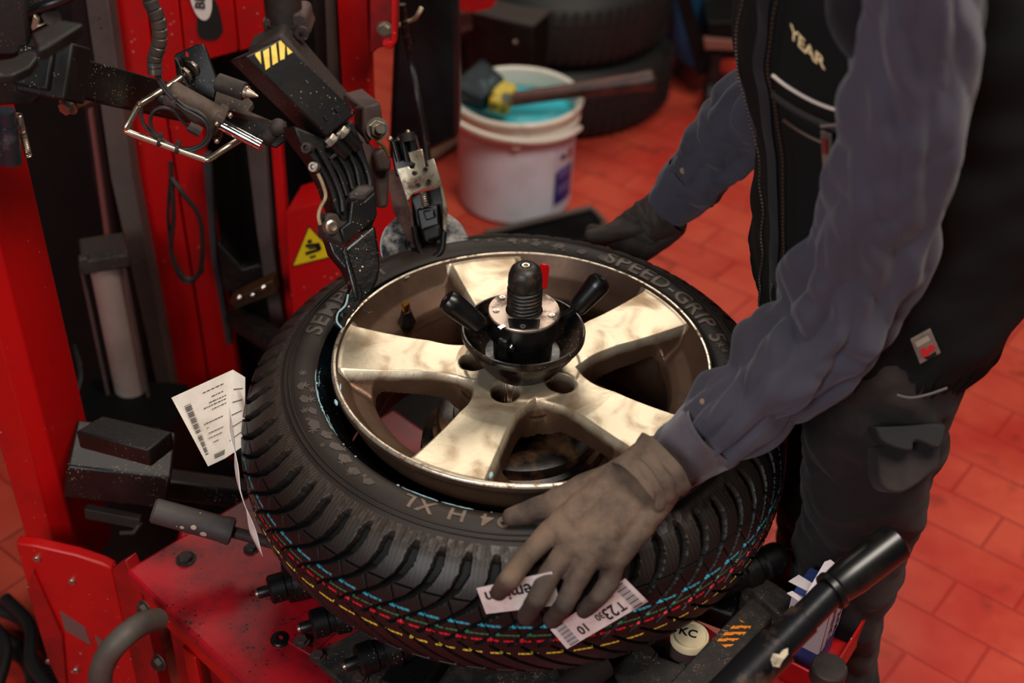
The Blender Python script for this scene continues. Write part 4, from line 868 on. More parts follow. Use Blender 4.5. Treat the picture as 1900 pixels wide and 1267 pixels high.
# looped air lines and their ties
lines = [[(289, 138), (300, 160), (316, 180), (335, 198), (360, 212), (378, 224), (386, 240), (382, 258), (366, 272), (345, 276), (320, 270), (292, 256), (272, 238), (262, 218), (263, 198)],
         [(294, 140), (306, 160), (324, 182), (345, 198), (368, 208), (384, 222), (391, 242), (386, 262), (368, 276), (344, 279), (312, 266), (288, 248), (279, 228), (284, 208), (300, 200), (322, 206), (336, 222), (348, 234)]]
for L_ in lines:
    mb = MB(); mb.tube(catmull([U(x, y, y=1.40-.012*math.sin(i/len(L_)*PI)) for i, (x, y) in enumerate(L_)], 90), .0024, 10); mb.build('air_line', gum, mach)
mb = MB(); mb.cyl(U(350, 234, y=1.385), U(372, 246, y=1.385), .0068, n=8); mb.build('line_connector', greyd, mach)
for x, y in ((296, 262), (329, 276), (322, 192)):
    mb = MB(); p = U(x, y, y=1.383); M = frame(p, V(1, 0, -.3), (0, 0, 1)); mb.lathe([(.0058, -.002), (.0066, -.002), (.0066, .002), (.0058, .002), (.0058, -.002)], M, 16); mb.box((.008, 0, 0), (.006, .006, .005), M); mb.build('cable_tie', greyd, mach)
# spiral-wrapped hose from above
hp = catmull([U(262, -50, y=1.40), U(278, 0, y=1.40), U(294, 40, y=1.40), U(296, 75, y=1.40), U(287, 110, y=1.40), U(288, 138, y=1.395)], 110)
rs = [.0082+(.0007 if (i % 10) > 1 else -.0009) for i in range(110)]
mb = MB(); mb.tube(hp, rs, 16); mb.build('wrapped_hose', mat('spiral_wrap', (50, 46, 44), .35, dirt=(86, 74, 62), dscale=14, damt=.7), mach)

# ================================================================== right front: lever and dusty bracket (parts of the machine)
a, b, c_ = U(1240, 1400, y=.80), U(1545, 1095, y=.935), U(1665, 1002, y=.985)
d = unit(b-a); mb = MB(); q = U(1395, 1245, y=.866)
g1 = a+d*(np.linalg.norm(b-a)*.60)
mb.lathe([(0, 0), (.0235, 0), (.0235, 1), (.0225, 1.004), (.018, 1.004)][:0] or [(0, 0), (.0225, 0), (.0225, np.linalg.norm(b-a)*.66), (.0185, np.linalg.norm(b-a)*.665), (.0185, np.linalg.norm(b-a)*.82), (.0165, np.linalg.norm(b-a)*.825), (.0160, np.linalg.norm(b-a)*1.05), (0, np.linalg.norm(b-a)*1.05)], frame(a, d, (0, 0, 1)), 40)
lv = mb.build('lift_lever', mat('worn_black_tube', (24, 24, 27), .32, .3, dirt=(112, 86, 66), dscale=13, damt=.75, dlo=.5, dhi=.68, bump=.0003, bscale=50), mach)
d2 = unit(c_-b); L = np.linalg.norm(c_-b); mb = MB(); mb.lathe([(.014, -.004), (.021, -.004), (.0215, .002), (.0188, .006), (.0195, .010), (.0215, L*.3), (.0218, L-.004), (.018, L), (0, L)], frame(b, d2, (0, 0, 1)), 40); mb.build('lever_grip', mat('smooth_black_grip', (12, 12, 13), .3, dirt=(40, 34, 30), dscale=16, damt=.5), lv)
mb = MB(); p = U(1445, 1222, y=.852); M = frame(p, back_at(p), (1, 0, 0)); mb.add(*(lambda P_: (P_, [tuple(range(len(P_)))]))([onpl(x, y, p, unit(back_at(p))) for x, y in ((1430, 1224), (1434, 1212), (1446, 1214), (1452, 1206), (1462, 1202), (1462, 1214), (1452, 1226), (1446, 1238), (1434, 1236))])); mb.build('paint_chip', mat('chipped_white_filler', (196, 180, 150), .6, dirt=(70, 55, 42), dscale=60, damt=.9, bump=.002, bscale=120), lv)
GZ = V(0, 0, 1); G0 = U(1370, 1150, z=.575)
mb = MB(); slab(mb, [(1200, 1320), (1240, 1268), (1392, 1108), (1408, 1094), (1444, 1112), (1448, 1128), (1300, 1290), (1270, 1330)], G0, GZ, .030); gb = mb.build('side_arm', granite, mach, bevel=.003)
mb = MB(); slab(mb, [(1378, 1078), (1398, 1060), (1412, 1064), (1480, 1108), (1482, 1122), (1462, 1148), (1448, 1142)], G0+GZ*.012, GZ, .05); mb.build('side_arm_end', granite, mach, bevel=.003)
orn = mat('orange_hazard_paint', (236, 130, 22), .5, dirt=(60, 46, 32), dscale=90, damt=.95, dlo=.5, dhi=.56)
for q in ([(1372, 1150), (1376, 1151), (1382, 1156), (1380, 1157)], [(1360, 1160), (1394, 1161), (1392, 1166), (1354, 1166)], [(1346, 1172), (1386, 1172), (1380, 1178), (1340, 1178)], [(1334, 1184), (1372, 1184), (1364, 1190), (1330, 1189)], [(1338, 1195), (1362, 1195), (1352, 1201), (1346, 1201)]):
    mb = MB(); slab(mb, q, G0+GZ*.0008, GZ, .0006); mb.build('orange_stripe', orn, gb, ang=None)
mb = MB(); slab(mb, [(1110, 1260), (1180, 1200), (1260, 1230), (1290, 1180), (1240, 1330), (1100, 1330)], G0-GZ*.04, GZ, .03); mb.build('front_bracket', granite, mach, bevel=.003)
mb = MB(); p = U(1201, 1216, z=.555); mb.hexa(p, GZ, .0095, .008); mb.build('bolt', greyd, mach)
mb = MB(); mb.cyl(U(1040, 1290, z=.56), U(1118, 1232, z=.56), .018, n=24); mb.build('rubber_stop', greyd, mach)
mb = MB(); mb.lathe([(0, -.08), (.012, -.08), (.012, 0), (.021, 0), (.021, .018), (.019, .02), (0, .02)], frame(U(1534, 1256, z=.585), GZ, (1, 0, 0)), 32); mb.build('adjuster_knob', greyd, mach)
mb = MB(); slab(mb, [(1300, 1300), (1420, 1210), (1505, 1265), (1480, 1330)], U(1440, 1250, z=.42), GZ, .02); mb.build('cabinet_edge', redtop, mach, bevel=.003)
# ================================================================== paper labels of the tyre
def ucyl(px, py, R):
    v = ray(px, py); o = np.array([0, 0, CAM_H])-TC
    a = v[0]**2+v[1]**2; b = 2*(o[0]*v[0]+o[1]*v[1]); c = o[0]**2+o[1]**2-R*R; D = max(b*b-4*a*c, 0)
    return np.array([0, 0, CAM_H])+v*((-b-math.sqrt(D))/(2*a))
paper = mat('white_label_paper', (238, 228, 224), .6, dirt=(196, 176, 158), dscale=30, damt=.5)
paper2 = mat('receipt_paper', (250, 243, 226), .7, dirt=(214, 202, 178), dscale=22, damt=.5)
prt = mat('label_print', (24, 20, 22), .6)
prg = mat('grey_label_print', (120, 108, 102), .6)
TREAD_W = V(-TILT[0], -TILT[1], 1)
def bil(c, u, v): return (np.array(c[0])*(1-u)+np.array(c[1])*u)*(1-v)+(np.array(c[3])*(1-u)+np.array(c[2])*u)*v
def curved_label(name, cs, R, parent, m=paper, th=.0006):
    """cs: four corners, top-left, top-right, bottom-right, bottom-left of the printed side, following the tread curve"""
    nu_, nv_ = 28, 8; out = []
    for rr0 in (R, R-th):
        g = np.zeros((nu_, nv_, 3))
        for i in range(nu_):
            for j in range(nv_): g[i, j] = ucyl(*bil(cs, i/(nu_-1), j/(nv_-1)), rr0)
        out.append(g)
    mb = MB(); vs = np.concatenate([out[0].reshape(-1, 3), out[1].reshape(-1, 3)]); K = nu_*nv_; fs = []
    for i in range(nu_-1):
        for j in range(nv_-1):
            a = i*nv_+j; q = (a, a+nv_, a+nv_+1, a+1); fs += [q[::-1], tuple(x+K for x in q)]
    for i in range(nu_-1):
        for j in (0, nv_-1): a = i*nv_+j; fs.append((a, a+nv_, a+nv_+K, a+K))
    for j in range(nv_-1):
        for i in (0, nu_-1): a = i*nv_+j; fs.append((a, a+1, a+1+K, a+K))
    mb.add(vs, fs); return mb.build(name, m, parent)
def lab_rect(mb, cs, R, u0, u1, v0, v1):
    g = [ucyl(*bil(cs, u, v), R+.0005) for u, v in ((u0, v0), (u1, v0), (u1, v1), (u0, v1))]
    mb.add(g, [(0, 1, 2, 3)])
def lab_text(txt, cs, R, uc, vc, h, asp, parent, name='label_text'):
    f = lambda x, y, z: ucyl(*bil(cs, uc+x/asp, vc-y), R+.0006)
    return bent_text(txt, h, 0, 0, f, name, prt, parent, depth=0, dens=0, bold=True)
RL = .3525
# front label, partly under the fingers; printed upside down as seen by the photographer
c1_ = [(1040, 1122), (902, 1139), (884, 1091), (1024, 1060)]
l1 = curved_label('tread_label', c1_, RL, tread)
lab_text('Premium', c1_, RL, .52, .60, .62, 2.7, l1)
c2_ = [(1052, 1204), (1021, 1168), (1160, 1073), (1203, 1116)]
c2_ = [(1203, 1116), (1052, 1204), (1021, 1168), (1160, 1073)]
l2 = curved_label('tread_label', c2_, RL, tread)
mb = MB()
for u0 in (.055, .84):
    mb = MB()
    for k in range(16):
        v0 = .04+k*.058; lab_rect(mb, c2_, RL, u0, u0+.11, v0, v0+(.018 if k % 3 else .036))
    mb.build('barcode', prt, l2, ang=None)
lab_text('T', c2_, RL, .25, .34, .50, 4.0, l2); lab_text('23', c2_, RL, .385, .36, .62, 4.0, l2); lab_text('30', c2_, RL, .50, .42, .36, 4.0, l2); lab_text('10', c2_, RL, .72, .36, .50, 4.0, l2)
mb = MB()
for k, (a, b) in enumerate(((.22, .60), (.22, .52), (.24, .66), (.22, .48))): lab_rect(mb, c2_, RL, a, b, .74+k*.06, .76+k*.06)
mb.build('small_print', prg, l2, ang=None)
# receipt sticking out of the tyre at the left
def flat_sheet(name, quads, parent, m, th=.0004):
    mb = MB()
    for pts in quads: mb.add(pts, [tuple(range(len(pts)))])
    return mb.build(name, m, parent, ang=None, solid=th)
A_ = U(318, 738, y=1.225); Bp = U(432, 686, y=1.262); Cp = U(418, 850, y=1.238); Dp = U(386, 865, y=1.222); E_ = U(455, 700, y=1.250); F_ = U(454, 826, y=1.228)
rc = flat_sheet('receipt', [[A_, Bp, Cp, Dp]], tyre, paper2)
rc2 = flat_sheet('receipt_fold', [[Bp, E_, F_, Cp]], rc, paper2)
ux = unit(Bp-A_); uy = Dp-A_; Wd = np.linalg.norm(Bp-A_)
nn = unit(np.cross(Bp-A_, Dp-A_)); nn = nn if nn@back_at(A_) > 0 else -nn
def on_rc(u, v): return A_*(1-u)*(1-v)+Bp*u*(1-v)+Cp*u*v+Dp*(1-u)*v+nn*.0006
def rc_rect(mb, u0, u1, v0, v1): mb.add([on_rc(u0, v0), on_rc(u1, v0), on_rc(u1, v1), on_rc(u0, v1)], [(0, 1, 2, 3)])
mb = MB()
for k in range(34):
    if k == 19: continue
    v0 = .16+k*.0205; rc_rect(mb, .12, .24, v0, v0+(.012 if k % 4 else .006))
mb.build('barcode', prt, rc, ang=None); mb = MB()
for k in range(10): rc_rect(mb, .45+k*.05, .475+k*.05, .885, .945)
mb.build('barcode', prt, rc, ang=None)
mb = MB()
random.seed(5)
for (u0, u1, v0) in ((.48, .86, .10), (.62, .84, .185), (.56, .90, .245), (.44, .90, .285), (.60, .92, .335), (.36, .84, .47), (.40, .46, .53), (.42, .86, .60), (.36, .82, .66), (.5, .7, .73)):
    x = u0
    while x < u1: w_ = random.uniform(.02, .07); rc_rect(mb, x, min(x+w_, u1), v0, v0+.013); x += w_+.018
mb.build('printed_lines', mat('faded_print', (98, 88, 78), .7), rc, ang=None)
mb = MB()
for k in range(5): mb.add([Bp*(1-t)*(1-s_)+E_*t*(1-s_)+F_*t*s_+Cp*(1-t)*s_+nn*.0012 for t, s_ in ((.15, .2+k*.15), (.8, .16+k*.15), (.8, .175+k*.15), (.15, .215+k*.15))], [(0, 1, 2, 3)])
mb.build('printed_lines', MATS['faded_print'], rc2, ang=None)
# long white label stuck round the tread, seen nearly edge-on
def on_tread_angle(a, z, R=RL): return tyre_pt(R, a, z)
g = np.zeros((14, 18, 3))
for i in range(14):
    for j in range(18):
        t = j/17; a = R_(184+i*.55+t*23); lift = .004+.004*math.sin(i*.9)
        g[i, j] = tyre_pt(.354+lift*(i/13 if i else 0)*0+.002*math.sin(j*.8), a, -.030-t*.105)
wl = grid_mesh('tread_label', g, paper, tread); m_ = wl.modifiers.new('s', 'SOLIDIFY'); m_.thickness = .0006
# soap smears on the rim edge
for (x, y, dx, dy, r) in ((910, 886, 2, -9, .0028), (655, 545, -4, 8, .0012), (760, 512, -8, 4, .001), (622, 742, 3, 9, .0022), (632, 712, -1, 12, .0012), (668, 540, 8, -6, .0018)):
    a = U(x, y, z=O[2]+.001); b = U(x+dx, y+dy, z=O[2]+.001); mb = MB(); mb.tube([a, (a+b)/2, b], [r*.5, r, r*.6], 8); mb.build('soap_smear', soap, wheel)
# ================================================================== mechanic
cloth_s = mat('blue_grey_fleece', (68, 66, 77), .95, spec=.2, dirt=(56, 50, 54), dscale=7, damt=.55, dlo=.48, dhi=.75, fabric=(900, .0005, .15), specks=(150, 120, 96), sscale=16, sth=.02)
cloth_cuff = mat('grimy_blue_grey_cuff', (78, 70, 80), .9, dirt=(64, 48, 44), dscale=12, damt=.8, dlo=.42, dhi=.65, fabric=(1100, .0005, .3))
cloth_v = mat('black_vest_cloth', (10, 11, 11), .9, dirt=(16, 16, 16), dscale=9, damt=.5, fabric=(700, .0005, .0), spec=.25)
cloth_t = mat('dark_work_trouser_cloth', (26, 22, 23), .9, dirt=(62, 49, 45), dscale=5, damt=.7, dlo=.45, dhi=.7, fabric=(650, .0006, .04), bump=0, spec=.3)
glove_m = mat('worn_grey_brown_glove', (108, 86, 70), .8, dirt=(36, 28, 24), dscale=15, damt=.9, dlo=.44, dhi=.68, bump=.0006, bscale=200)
glove_d = mat('dark_grey_glove', (58, 48, 42), .75, dirt=(34, 28, 26), dscale=15, damt=.7, dlo=.45, dhi=.65, bump=.0006, bscale=200)
navy = mat('deep_navy_fleece', (12, 12, 19), .9, fabric=(900, .0005, .05), spec=.3)
skin = mat('skin', (196, 120, 100), .5)
hairm = mat('dark_hair', (40, 30, 24), .7)
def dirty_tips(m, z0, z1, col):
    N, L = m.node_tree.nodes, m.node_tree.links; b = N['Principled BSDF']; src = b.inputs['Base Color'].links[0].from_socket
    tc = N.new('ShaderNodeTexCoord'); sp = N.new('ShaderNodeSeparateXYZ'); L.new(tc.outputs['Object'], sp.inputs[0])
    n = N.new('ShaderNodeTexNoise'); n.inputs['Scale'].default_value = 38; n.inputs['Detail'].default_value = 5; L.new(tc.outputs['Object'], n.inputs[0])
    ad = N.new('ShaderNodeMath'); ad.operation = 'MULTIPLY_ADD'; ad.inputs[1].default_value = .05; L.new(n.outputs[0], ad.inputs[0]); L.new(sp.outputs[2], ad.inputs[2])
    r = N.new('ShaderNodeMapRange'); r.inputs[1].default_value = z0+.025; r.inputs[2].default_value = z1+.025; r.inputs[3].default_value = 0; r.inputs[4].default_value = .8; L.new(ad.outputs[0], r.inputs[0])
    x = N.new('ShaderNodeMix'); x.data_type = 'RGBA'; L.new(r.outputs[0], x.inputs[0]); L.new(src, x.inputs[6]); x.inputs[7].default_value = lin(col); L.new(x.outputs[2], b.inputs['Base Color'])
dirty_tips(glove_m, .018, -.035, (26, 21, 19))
def capsule(mb, p0, p1, r0, r1, n=16):
    p0 = np.array(p0, float); p1 = np.array(p1, float); L = np.linalg.norm(p1-p0)
    pr = [(r0*math.cos(t), -r0*math.sin(-t)) for t in np.linspace(-PI/2, 0, 6)]
    pr = [(max(r, 0), z) for r, z in pr]+[(max(r1*math.cos(t), 0), L+r1*math.sin(t)) for t in np.linspace(0, PI/2, 6)]
    pr[0] = (0, -r0); pr[-1] = (0, L+r1)
    return mb.lathe(pr, frame(p0, p1-p0, anyperp(p1-p0)), n)
def chain(mb, pts, n=16):
    for a, b in zip(pts[:-1], pts[1:]): capsule(mb, a[0], b[0], a[1], b[1], n)
def sm(t): t = np.clip(t, 0, 1); return t*t*(3-2*t)

# key joints
shoL = U(1706, 20, y=1.00); elbL = U(1600, 590, y=1.07); wriL = U(1232, 862, y=1.045)
shoR = V(.30, 1.50, 1.38); elbR = U(1440, 190, y=1.60); wriR = U(1240, 392, y=1.63)
neck = V(.30, 1.27, 1.50); head = V(.245, 1.26, 1.62)
body = MB()
chain(body, [(V(.43, 1.28, .92), .10), (V(.43, 1.27, 1.12), .115), (V(.37, 1.27, 1.30), .125)], 24)
chain(body, [(V(.43, 1.20, .92), .085), (V(.41, 1.20, 1.28), .085)], 20); chain(body, [(V(.43, 1.36, .92), .085), (V(.41, 1.35, 1.28), .085)], 20)
chain(body, [(shoL+V(.0, .04, -.01), .042), (elbL, .036), (elbL*.4+wriL*.6, .032), (wriL, .026)], 20)
chain(body, [(shoR, .052), (elbR, .040), (elbR*.4+wriR*.6, .034), (wriR, .026)], 20)
capsule(body, V(.37, 1.17, 1.35), V(.37, 1.40, 1.35), .045, .045); chain(body, [(V(.35, 1.27, 1.36), .07), (neck, .058), (head, .06)], 20)
body.sphere(head+V(0, 0, .05), .098, 24, (1.0, .80, 1.18)); body.sphere(head+V(-.06, 0, -.01), .055, 16, (1, .9, 1.0))
capsule(body, head+V(-.094, 0, .045), head+V(-.112, 0, .018), .010, .014)          # nose
for sy in (-1, 1):
    body.sphere(head+V(.01, sy*.080, .03), .026, 12, (.8, .35, 1.2)); capsule(body, head+V(-.098, sy*.018, -.022), head+V(-.102, 0, -.022), .007, .008)
hipL, kneL, ankL = V(.440, 1.165, .86), V(.455, 1.17, .47), V(.510, 1.19, .10)
hipR, kneR, ankR = V(.440, 1.375, .86), V(.47, 1.40, .47), V(.54, 1.42, .10)
for h_, k_, a_ in ((hipL, kneL, ankL), (hipR, kneR, ankR)):
    chain(body, [(h_, .070), (k_, .050), (a_, .036), (a_+V(-.10, -.01, -.055), .03)], 20)
person = remeshed(body.build('person', skin), .008, 6)
tagit(person, 'person in a black vest over blue-grey sweatshirt, leaning over the tyre with gloved hands', 'person')
# face details
def eye(sy):
    mb = MB(); mb.sphere(head+V(-.087, sy*.031, .052), .0125, 14); e = mb.build('eye', mat('eye_white_%d' % (sy+1), (225, 220, 215), .2), person)
    mb = MB(); mb.sphere(head+V(-.0965, sy*.031, .050), .0048, 12); mb.build('iris', ink, e)
eye(-1); eye(1)
mb = MB(); mb.sphere(head+V(.018, 0, .078), .104, 24, (.98, .80, 1.02)); mb.build('hair', hairm, person)
mb = MB(); capsule(mb, head+V(-.103, -.018, -.024), head+V(-.103, .018, -.024), .0042, .0042); mb.build('mouth', mat('lips', (160, 84, 76), .5), person)

def loft(name, pts, nv, nu, m, parent, disp=None, ref=(0, 0, 1), capends=False):
    """pts rows: x,y,z,ra,rb ; ra across (perp to ref), rb along ref"""
    Q = catmull(np.array(pts, float), nv); c = Q[:, :3]; ra = Q[:, 3]; rb = Q[:, 4]
    T = np.gradient(c, axis=0); T /= np.linalg.norm(T, axis=1)[:, None]
    sl = np.r_[0, np.cumsum(np.linalg.norm(np.diff(c, axis=0), axis=1))]
    ref = np.array(ref, float); g = np.zeros((nu, nv, 3))
    for j in range(nv):
        b = unit(ref-(ref@T[j])*T[j]); a = np.cross(T[j], b)
        for i in range(nu):
            t = 2*PI*i/nu; d = disp(sl[j], t, j/(nv-1)) if disp else 0
            g[i, j] = c[j]+a*math.cos(t)*(ra[j]+d)+b*math.sin(t)*(rb[j]+d)
    return grid_mesh(name, g, m, parent, True)
def folds(amp, freq, seed, skew=.0, ac=1.0):
    def f(s_, t, k):
        A = amp(k) if callable(amp) else amp
        x = s_*freq; ca, sa = math.cos(t)*ac, math.sin(t)*ac
        n1 = noise.noise(Vector((x+skew*ca*2, ca+seed, sa)))
        n2 = noise.noise(Vector((x*1.7-skew*sa*2+7, ca*1.5+seed*2, sa*1.5)))
        n3 = noise.noise(Vector((x*.5, ca*2+seed*3, sa*2+4)))
        return A*((2.2*abs(n1)-.62)*.85+(1.6*abs(n2)-.42)*.45+n3*.8)
    return f
def PX(px, py, y, hwpx, k=1.0):
    p = U(px, py, y=y); r = hwpx*pxm(p); return [*p, r*k, r]
# ---- near sleeve
sl_pts = [PX(1716, -90, .985, 100), PX(1706, 20, 1.00, 112), PX(1692, 150, 1.02, 121), PX(1664, 280, 1.035, 122), PX(1630, 400, 1.05, 119), PX(1592, 510, 1.06, 112), PX(1530, 610, 1.065, 103), PX(1445, 700, 1.06, 93), PX(1365, 770, 1.052, 80), PX(1318, 806, 1.05, 70)]
VD = -FWD                                             # frame reference: towards the lens axis
fL = folds(lambda k: .0078+.0080*float(sm((k-.35)/.3)), 12, 3.3, .55, 1.1)
sw1 = loft('sleeve', sl_pts, 300, 150, cloth_s, person, fL, (0, -1, .3))
cf = [PX(1330, 796, 1.05, 72), PX(1318, 806, 1.05, 73), PX(1285, 830, 1.048, 66), PX(1250, 856, 1.046, 61), PX(1228, 868, 1.045, 59), PX(1222, 872, 1.045, 52)]
loft('cuff', cf, 60, 110, cloth_cuff, sw1, folds(.0022, 30, 9.1, .3), (0, -1, .3))
# ---- far sleeve
sr_pts = [[*(shoR+V(.02, 0, .03)), .062, .062], [*shoR, .066, .066], PX(1452, 150, 1.585, 78), PX(1395, 205, 1.60, 76), PX(1340, 268, 1.615, 72), PX(1300, 318, 1.622, 64), PX(1276, 345, 1.625, 56)]
fR = folds(lambda k: .0100, 24, 5.5, .25, .9)
sw2 = loft('sleeve', sr_pts, 200, 120, cloth_s, person, fR, (0, -1, .3))
loft('cuff', [PX(1290, 328, 1.624, 58), PX(1276, 345, 1.625, 57), PX(1256, 368, 1.628, 50), PX(1240, 386, 1.63, 45), PX(1236, 391, 1.63, 38)], 50, 90, cloth_s, sw2, folds(.002, 30, 2.1, .3), (0, -1, .3))
# bare wrist showing between cuff and glove: the body itself

# ---- torso of the vest: rings from hem to shoulders
def ring_torso(rows, n=160, nz=170, disp=None, p_=2.4):
    Q = catmull(np.array(rows, float), nz); g = np.zeros((n, nz, 3))
    for j in range(nz):
        z, cx, cy, a, b = Q[j]
        for i in range(n):
            t = 2*PI*i/n; ct, st = math.cos(t), math.sin(t)
            k = (abs(ct)**p_+abs(st)**p_)**(-1/p_)
            d = disp(z, t) if disp else 0
            g[i, j] = (cx+(a+d)*k*ct, cy+(b+d)*k*st, z)
    return g
def vdisp(z, t):
    n1 = noise.noise(Vector((z*9, math.cos(t)*1.6, math.sin(t)*1.6))); n2 = noise.noise(Vector((z*22, math.cos(t)*3+5, math.sin(t)*3)))
    gath = .004*math.sin(t*70)*float(sm((.965-z)/.03)) if z < .965 else 0
    return .012*n1+.006*n2+gath
rows = [(.905, .425, 1.27, .118, .175), (.93, .425, 1.27, .132, .186), (.97, .430, 1.27, .145, .194), (1.04, .437, 1.27, .163, .198), (1.12, .440, 1.27, .180, .200), (1.24, .418, 1.265, .188, .205), (1.34, .40, 1.265, .180, .205), (1.42, .385, 1.265, .150, .185), (1.48, .36, 1.265, .095, .11), (1.53, .335, 1.265, .075, .08)]
g = ring_torso(rows, disp=vdisp)
vest = grid_mesh('vest', g, cloth_v, person, True)
m_ = vest.modifiers.new('s', 'SOLIDIFY'); m_.thickness = .005
gi = g
def vest_pt(t_deg, z, lift=.003):
    """point on the vest's outside at angle t (180 = chest, 270 = near side)"""
    nz = g.shape[1]; zs_ = g[0, :, 2]; j = int(np.clip(np.searchsorted(zs_, z), 1, nz-1)); f = (z-zs_[j-1])/(zs_[j]-zs_[j-1]+1e-9)
    n = g.shape[0]; x = (t_deg % 360)/360*n; i = int(x) % n; fx = x-int(x)
    P_ = lambda ii, jj: g[ii % n, jj]
    p = (P_(i, j-1)*(1-fx)+P_(i+1, j-1)*fx)*(1-f)+(P_(i, j)*(1-fx)+P_(i+1, j)*fx)*f
    c = np.interp(z, [r[0] for r in rows], [r[1] for r in rows]); d = p-V(c, 1.27, z); d[2] = 0; return p+unit(d)*lift
def vest_px(px, py, lift=.003):
    """vest surface seen at a pixel"""
    best = None
    for t in np.arange(150, 330, 1.5):
        for z in np.arange(.90, 1.46, .008):
            q = GP[(t, z)] if (t, z) in GP else GP.setdefault((t, z), (vest_pt(t, z, lift), None))
            w = q[0]-[0, 0, CAM_H]; d = w@FWD; x = 950+F_PX*(w@RT)/d; y = 633.5-F_PX*(w@UP)/d
            e = (x-px)**2+(y-py)**2+(d*6)**2
            if best is None or e < best[0]: best = (e, q[0], t, z)
    return best
GP = {}
# zips down the front edges
zipm = mat('dull_zip_teeth', (74, 57, 48), .5, .4)
def zipline(ts, zs, parent, name='zip'):
    path = catmull(np.array([[t, z] for t, z in zip(ts, zs)]), 220); mb = MB()
    for k in range(0, 219):
        p = vest_pt(path[k][0], path[k][1], .0045); q = vest_pt(path[k+1][0], path[k+1][1], .0045)
        if k % 2 == 0: bar(mb, p, p+(q-p)*.9, .003, .0018, up=unit(p-V(.42, 1.27, p[2])))
    return mb.build(name, zipm, parent, ang=None)
zipline([188, 190, 189, 188, 190], [.92, 1.05, 1.18, 1.30, 1.44], vest)
zipline([211, 212, 213, 211, 216], [.92, 1.05, 1.18, 1.30, 1.44], vest)
# sweatshirt front between the two zips
gs = g.copy(); msk = np.arange(160)
ii = [i for i in range(160) if 202 <= i*360/160 <= 211]
grid_mesh('sweatshirt_front', g[ii]+np.array([-.0035, -.0005, 0]), navy, person)
# chest pocket with flap, print, piping and zip pull, placed on the left front
def vpatch(name, t0, t1, z0, z1, lift, m, parent, th=.004, nt=16, nzz=12, warp=None):
    gg_ = np.zeros((nt, nzz, 3))
    for i in range(nt):
        for j in range(nzz):
            u_, v_ = i/(nt-1), j/(nzz-1); t = t0+(t1-t0)*u_; z = z0+(z1-z0)*v_
            if warp: t, z = warp(u_, v_, t, z)
            gg_[i, j] = vest_pt(t, z, lift)
    o = grid_mesh(name, gg_, m, parent); k = o.modifiers.new('s', 'SOLIDIFY'); k.thickness = th; k.offset = 1; return o
pk = vpatch('chest_pocket', 218, 258, 1.02, 1.245, .004, cloth_v, vest, .006)
fl = vpatch('pocket_flap', 217, 260, 1.250, 1.42, .011, cloth_v, vest, .005, warp=lambda u_, v_, t, z: (t, z-.012*math.sin(u_*PI)))
mb = MB(); mb.tube(catmull([vest_pt(217+43*k/12, 1.272-.012*math.sin(k/12*PI), .018) for k in range(13)], 50), .0017, 8); mb.build('white_piping', mat('white_piping', (206, 192, 180), .6), fl)
mb = MB(); mb.tube(catmull([vest_pt(216+44*k/12, 1.250-.012*math.sin(k/12*PI), .014) for k in range(13)], 50), .005, 8); mb.build('flap_hem', mat('worn_hem', (34, 31, 29), .8), fl)
mb = MB(); mb.tube(catmull([vest_pt(218+40*k/12, 1.224-.010*math.sin(k/12*PI), .013) for k in range(13)], 50), .0022, 8); mb.build('pocket_zip', zipm, pk)

# print above the flap edge, zip pull, maker's patch near the hem
def vtext(txt, size, tc_, zc, lift, m, parent, name, slant=0, cap=None):
    def f(x, y, z):
        t = tc_+math.degrees(x/.195); zz = zc+y-.45*x; return vest_pt(t, zz, lift+max(z, 0))
    return bent_text(txt, size, 0, 0, f, name, m, parent, depth=.0004, bold=True, dens=.004, spacing=.95)
vtext('YEAR', .016, 226, 1.312, .0175, mat('gold_white_print', (232, 212, 160), .6), fl, 'chest_print')
mb = MB(); a = vest_pt(231, 1.232, .018); b = vest_pt(230.5, 1.185, .016); xh = unit(np.cross(b-a, V(-1, -1, .3)))
bar(mb, a, b, .013, .003, up=unit(V(-1, -.9, .2))); zt_ = mb.build('zip_pull', mat('worn_grey_tab', (74, 64, 60), .6, dirt=(130, 110, 90), dscale=60, damt=.7), pk, bevel=.001)
mb = MB(); bar(mb, a+(b-a)*.15-V(.002, .002, 0), a+(b-a)*.5-V(.002, .002, 0), .005, .003, up=unit(V(-1, -.9, .2))); mb.build('red_tab_mark', mat('dull_red_mark', (110, 30, 30), .6), zt_)
mb = MB(); mb.tube([vest_pt(230, 1.238, .02), vest_pt(235, 1.246, .02), vest_pt(238, 1.241, .02), vest_pt(246, 1.240, .02)], .0018, 8); mb.build('pull_cord', mat('metal_puller', (150, 140, 130), .4, .7), pk)
lp_ = vpatch('lower_pocket', 206, 240, .93, .995, .003, cloth_v, vest, .004)
mb = MB(); mb.tube(catmull([vest_pt(207, 1.0, .007), vest_pt(206, .975, .007), vest_pt(213, .957, .007), vest_pt(225, .952, .007)], 24), .0014, 6); mb.build('seam', mat('grey_seam', (70, 66, 66), .7), lp_)

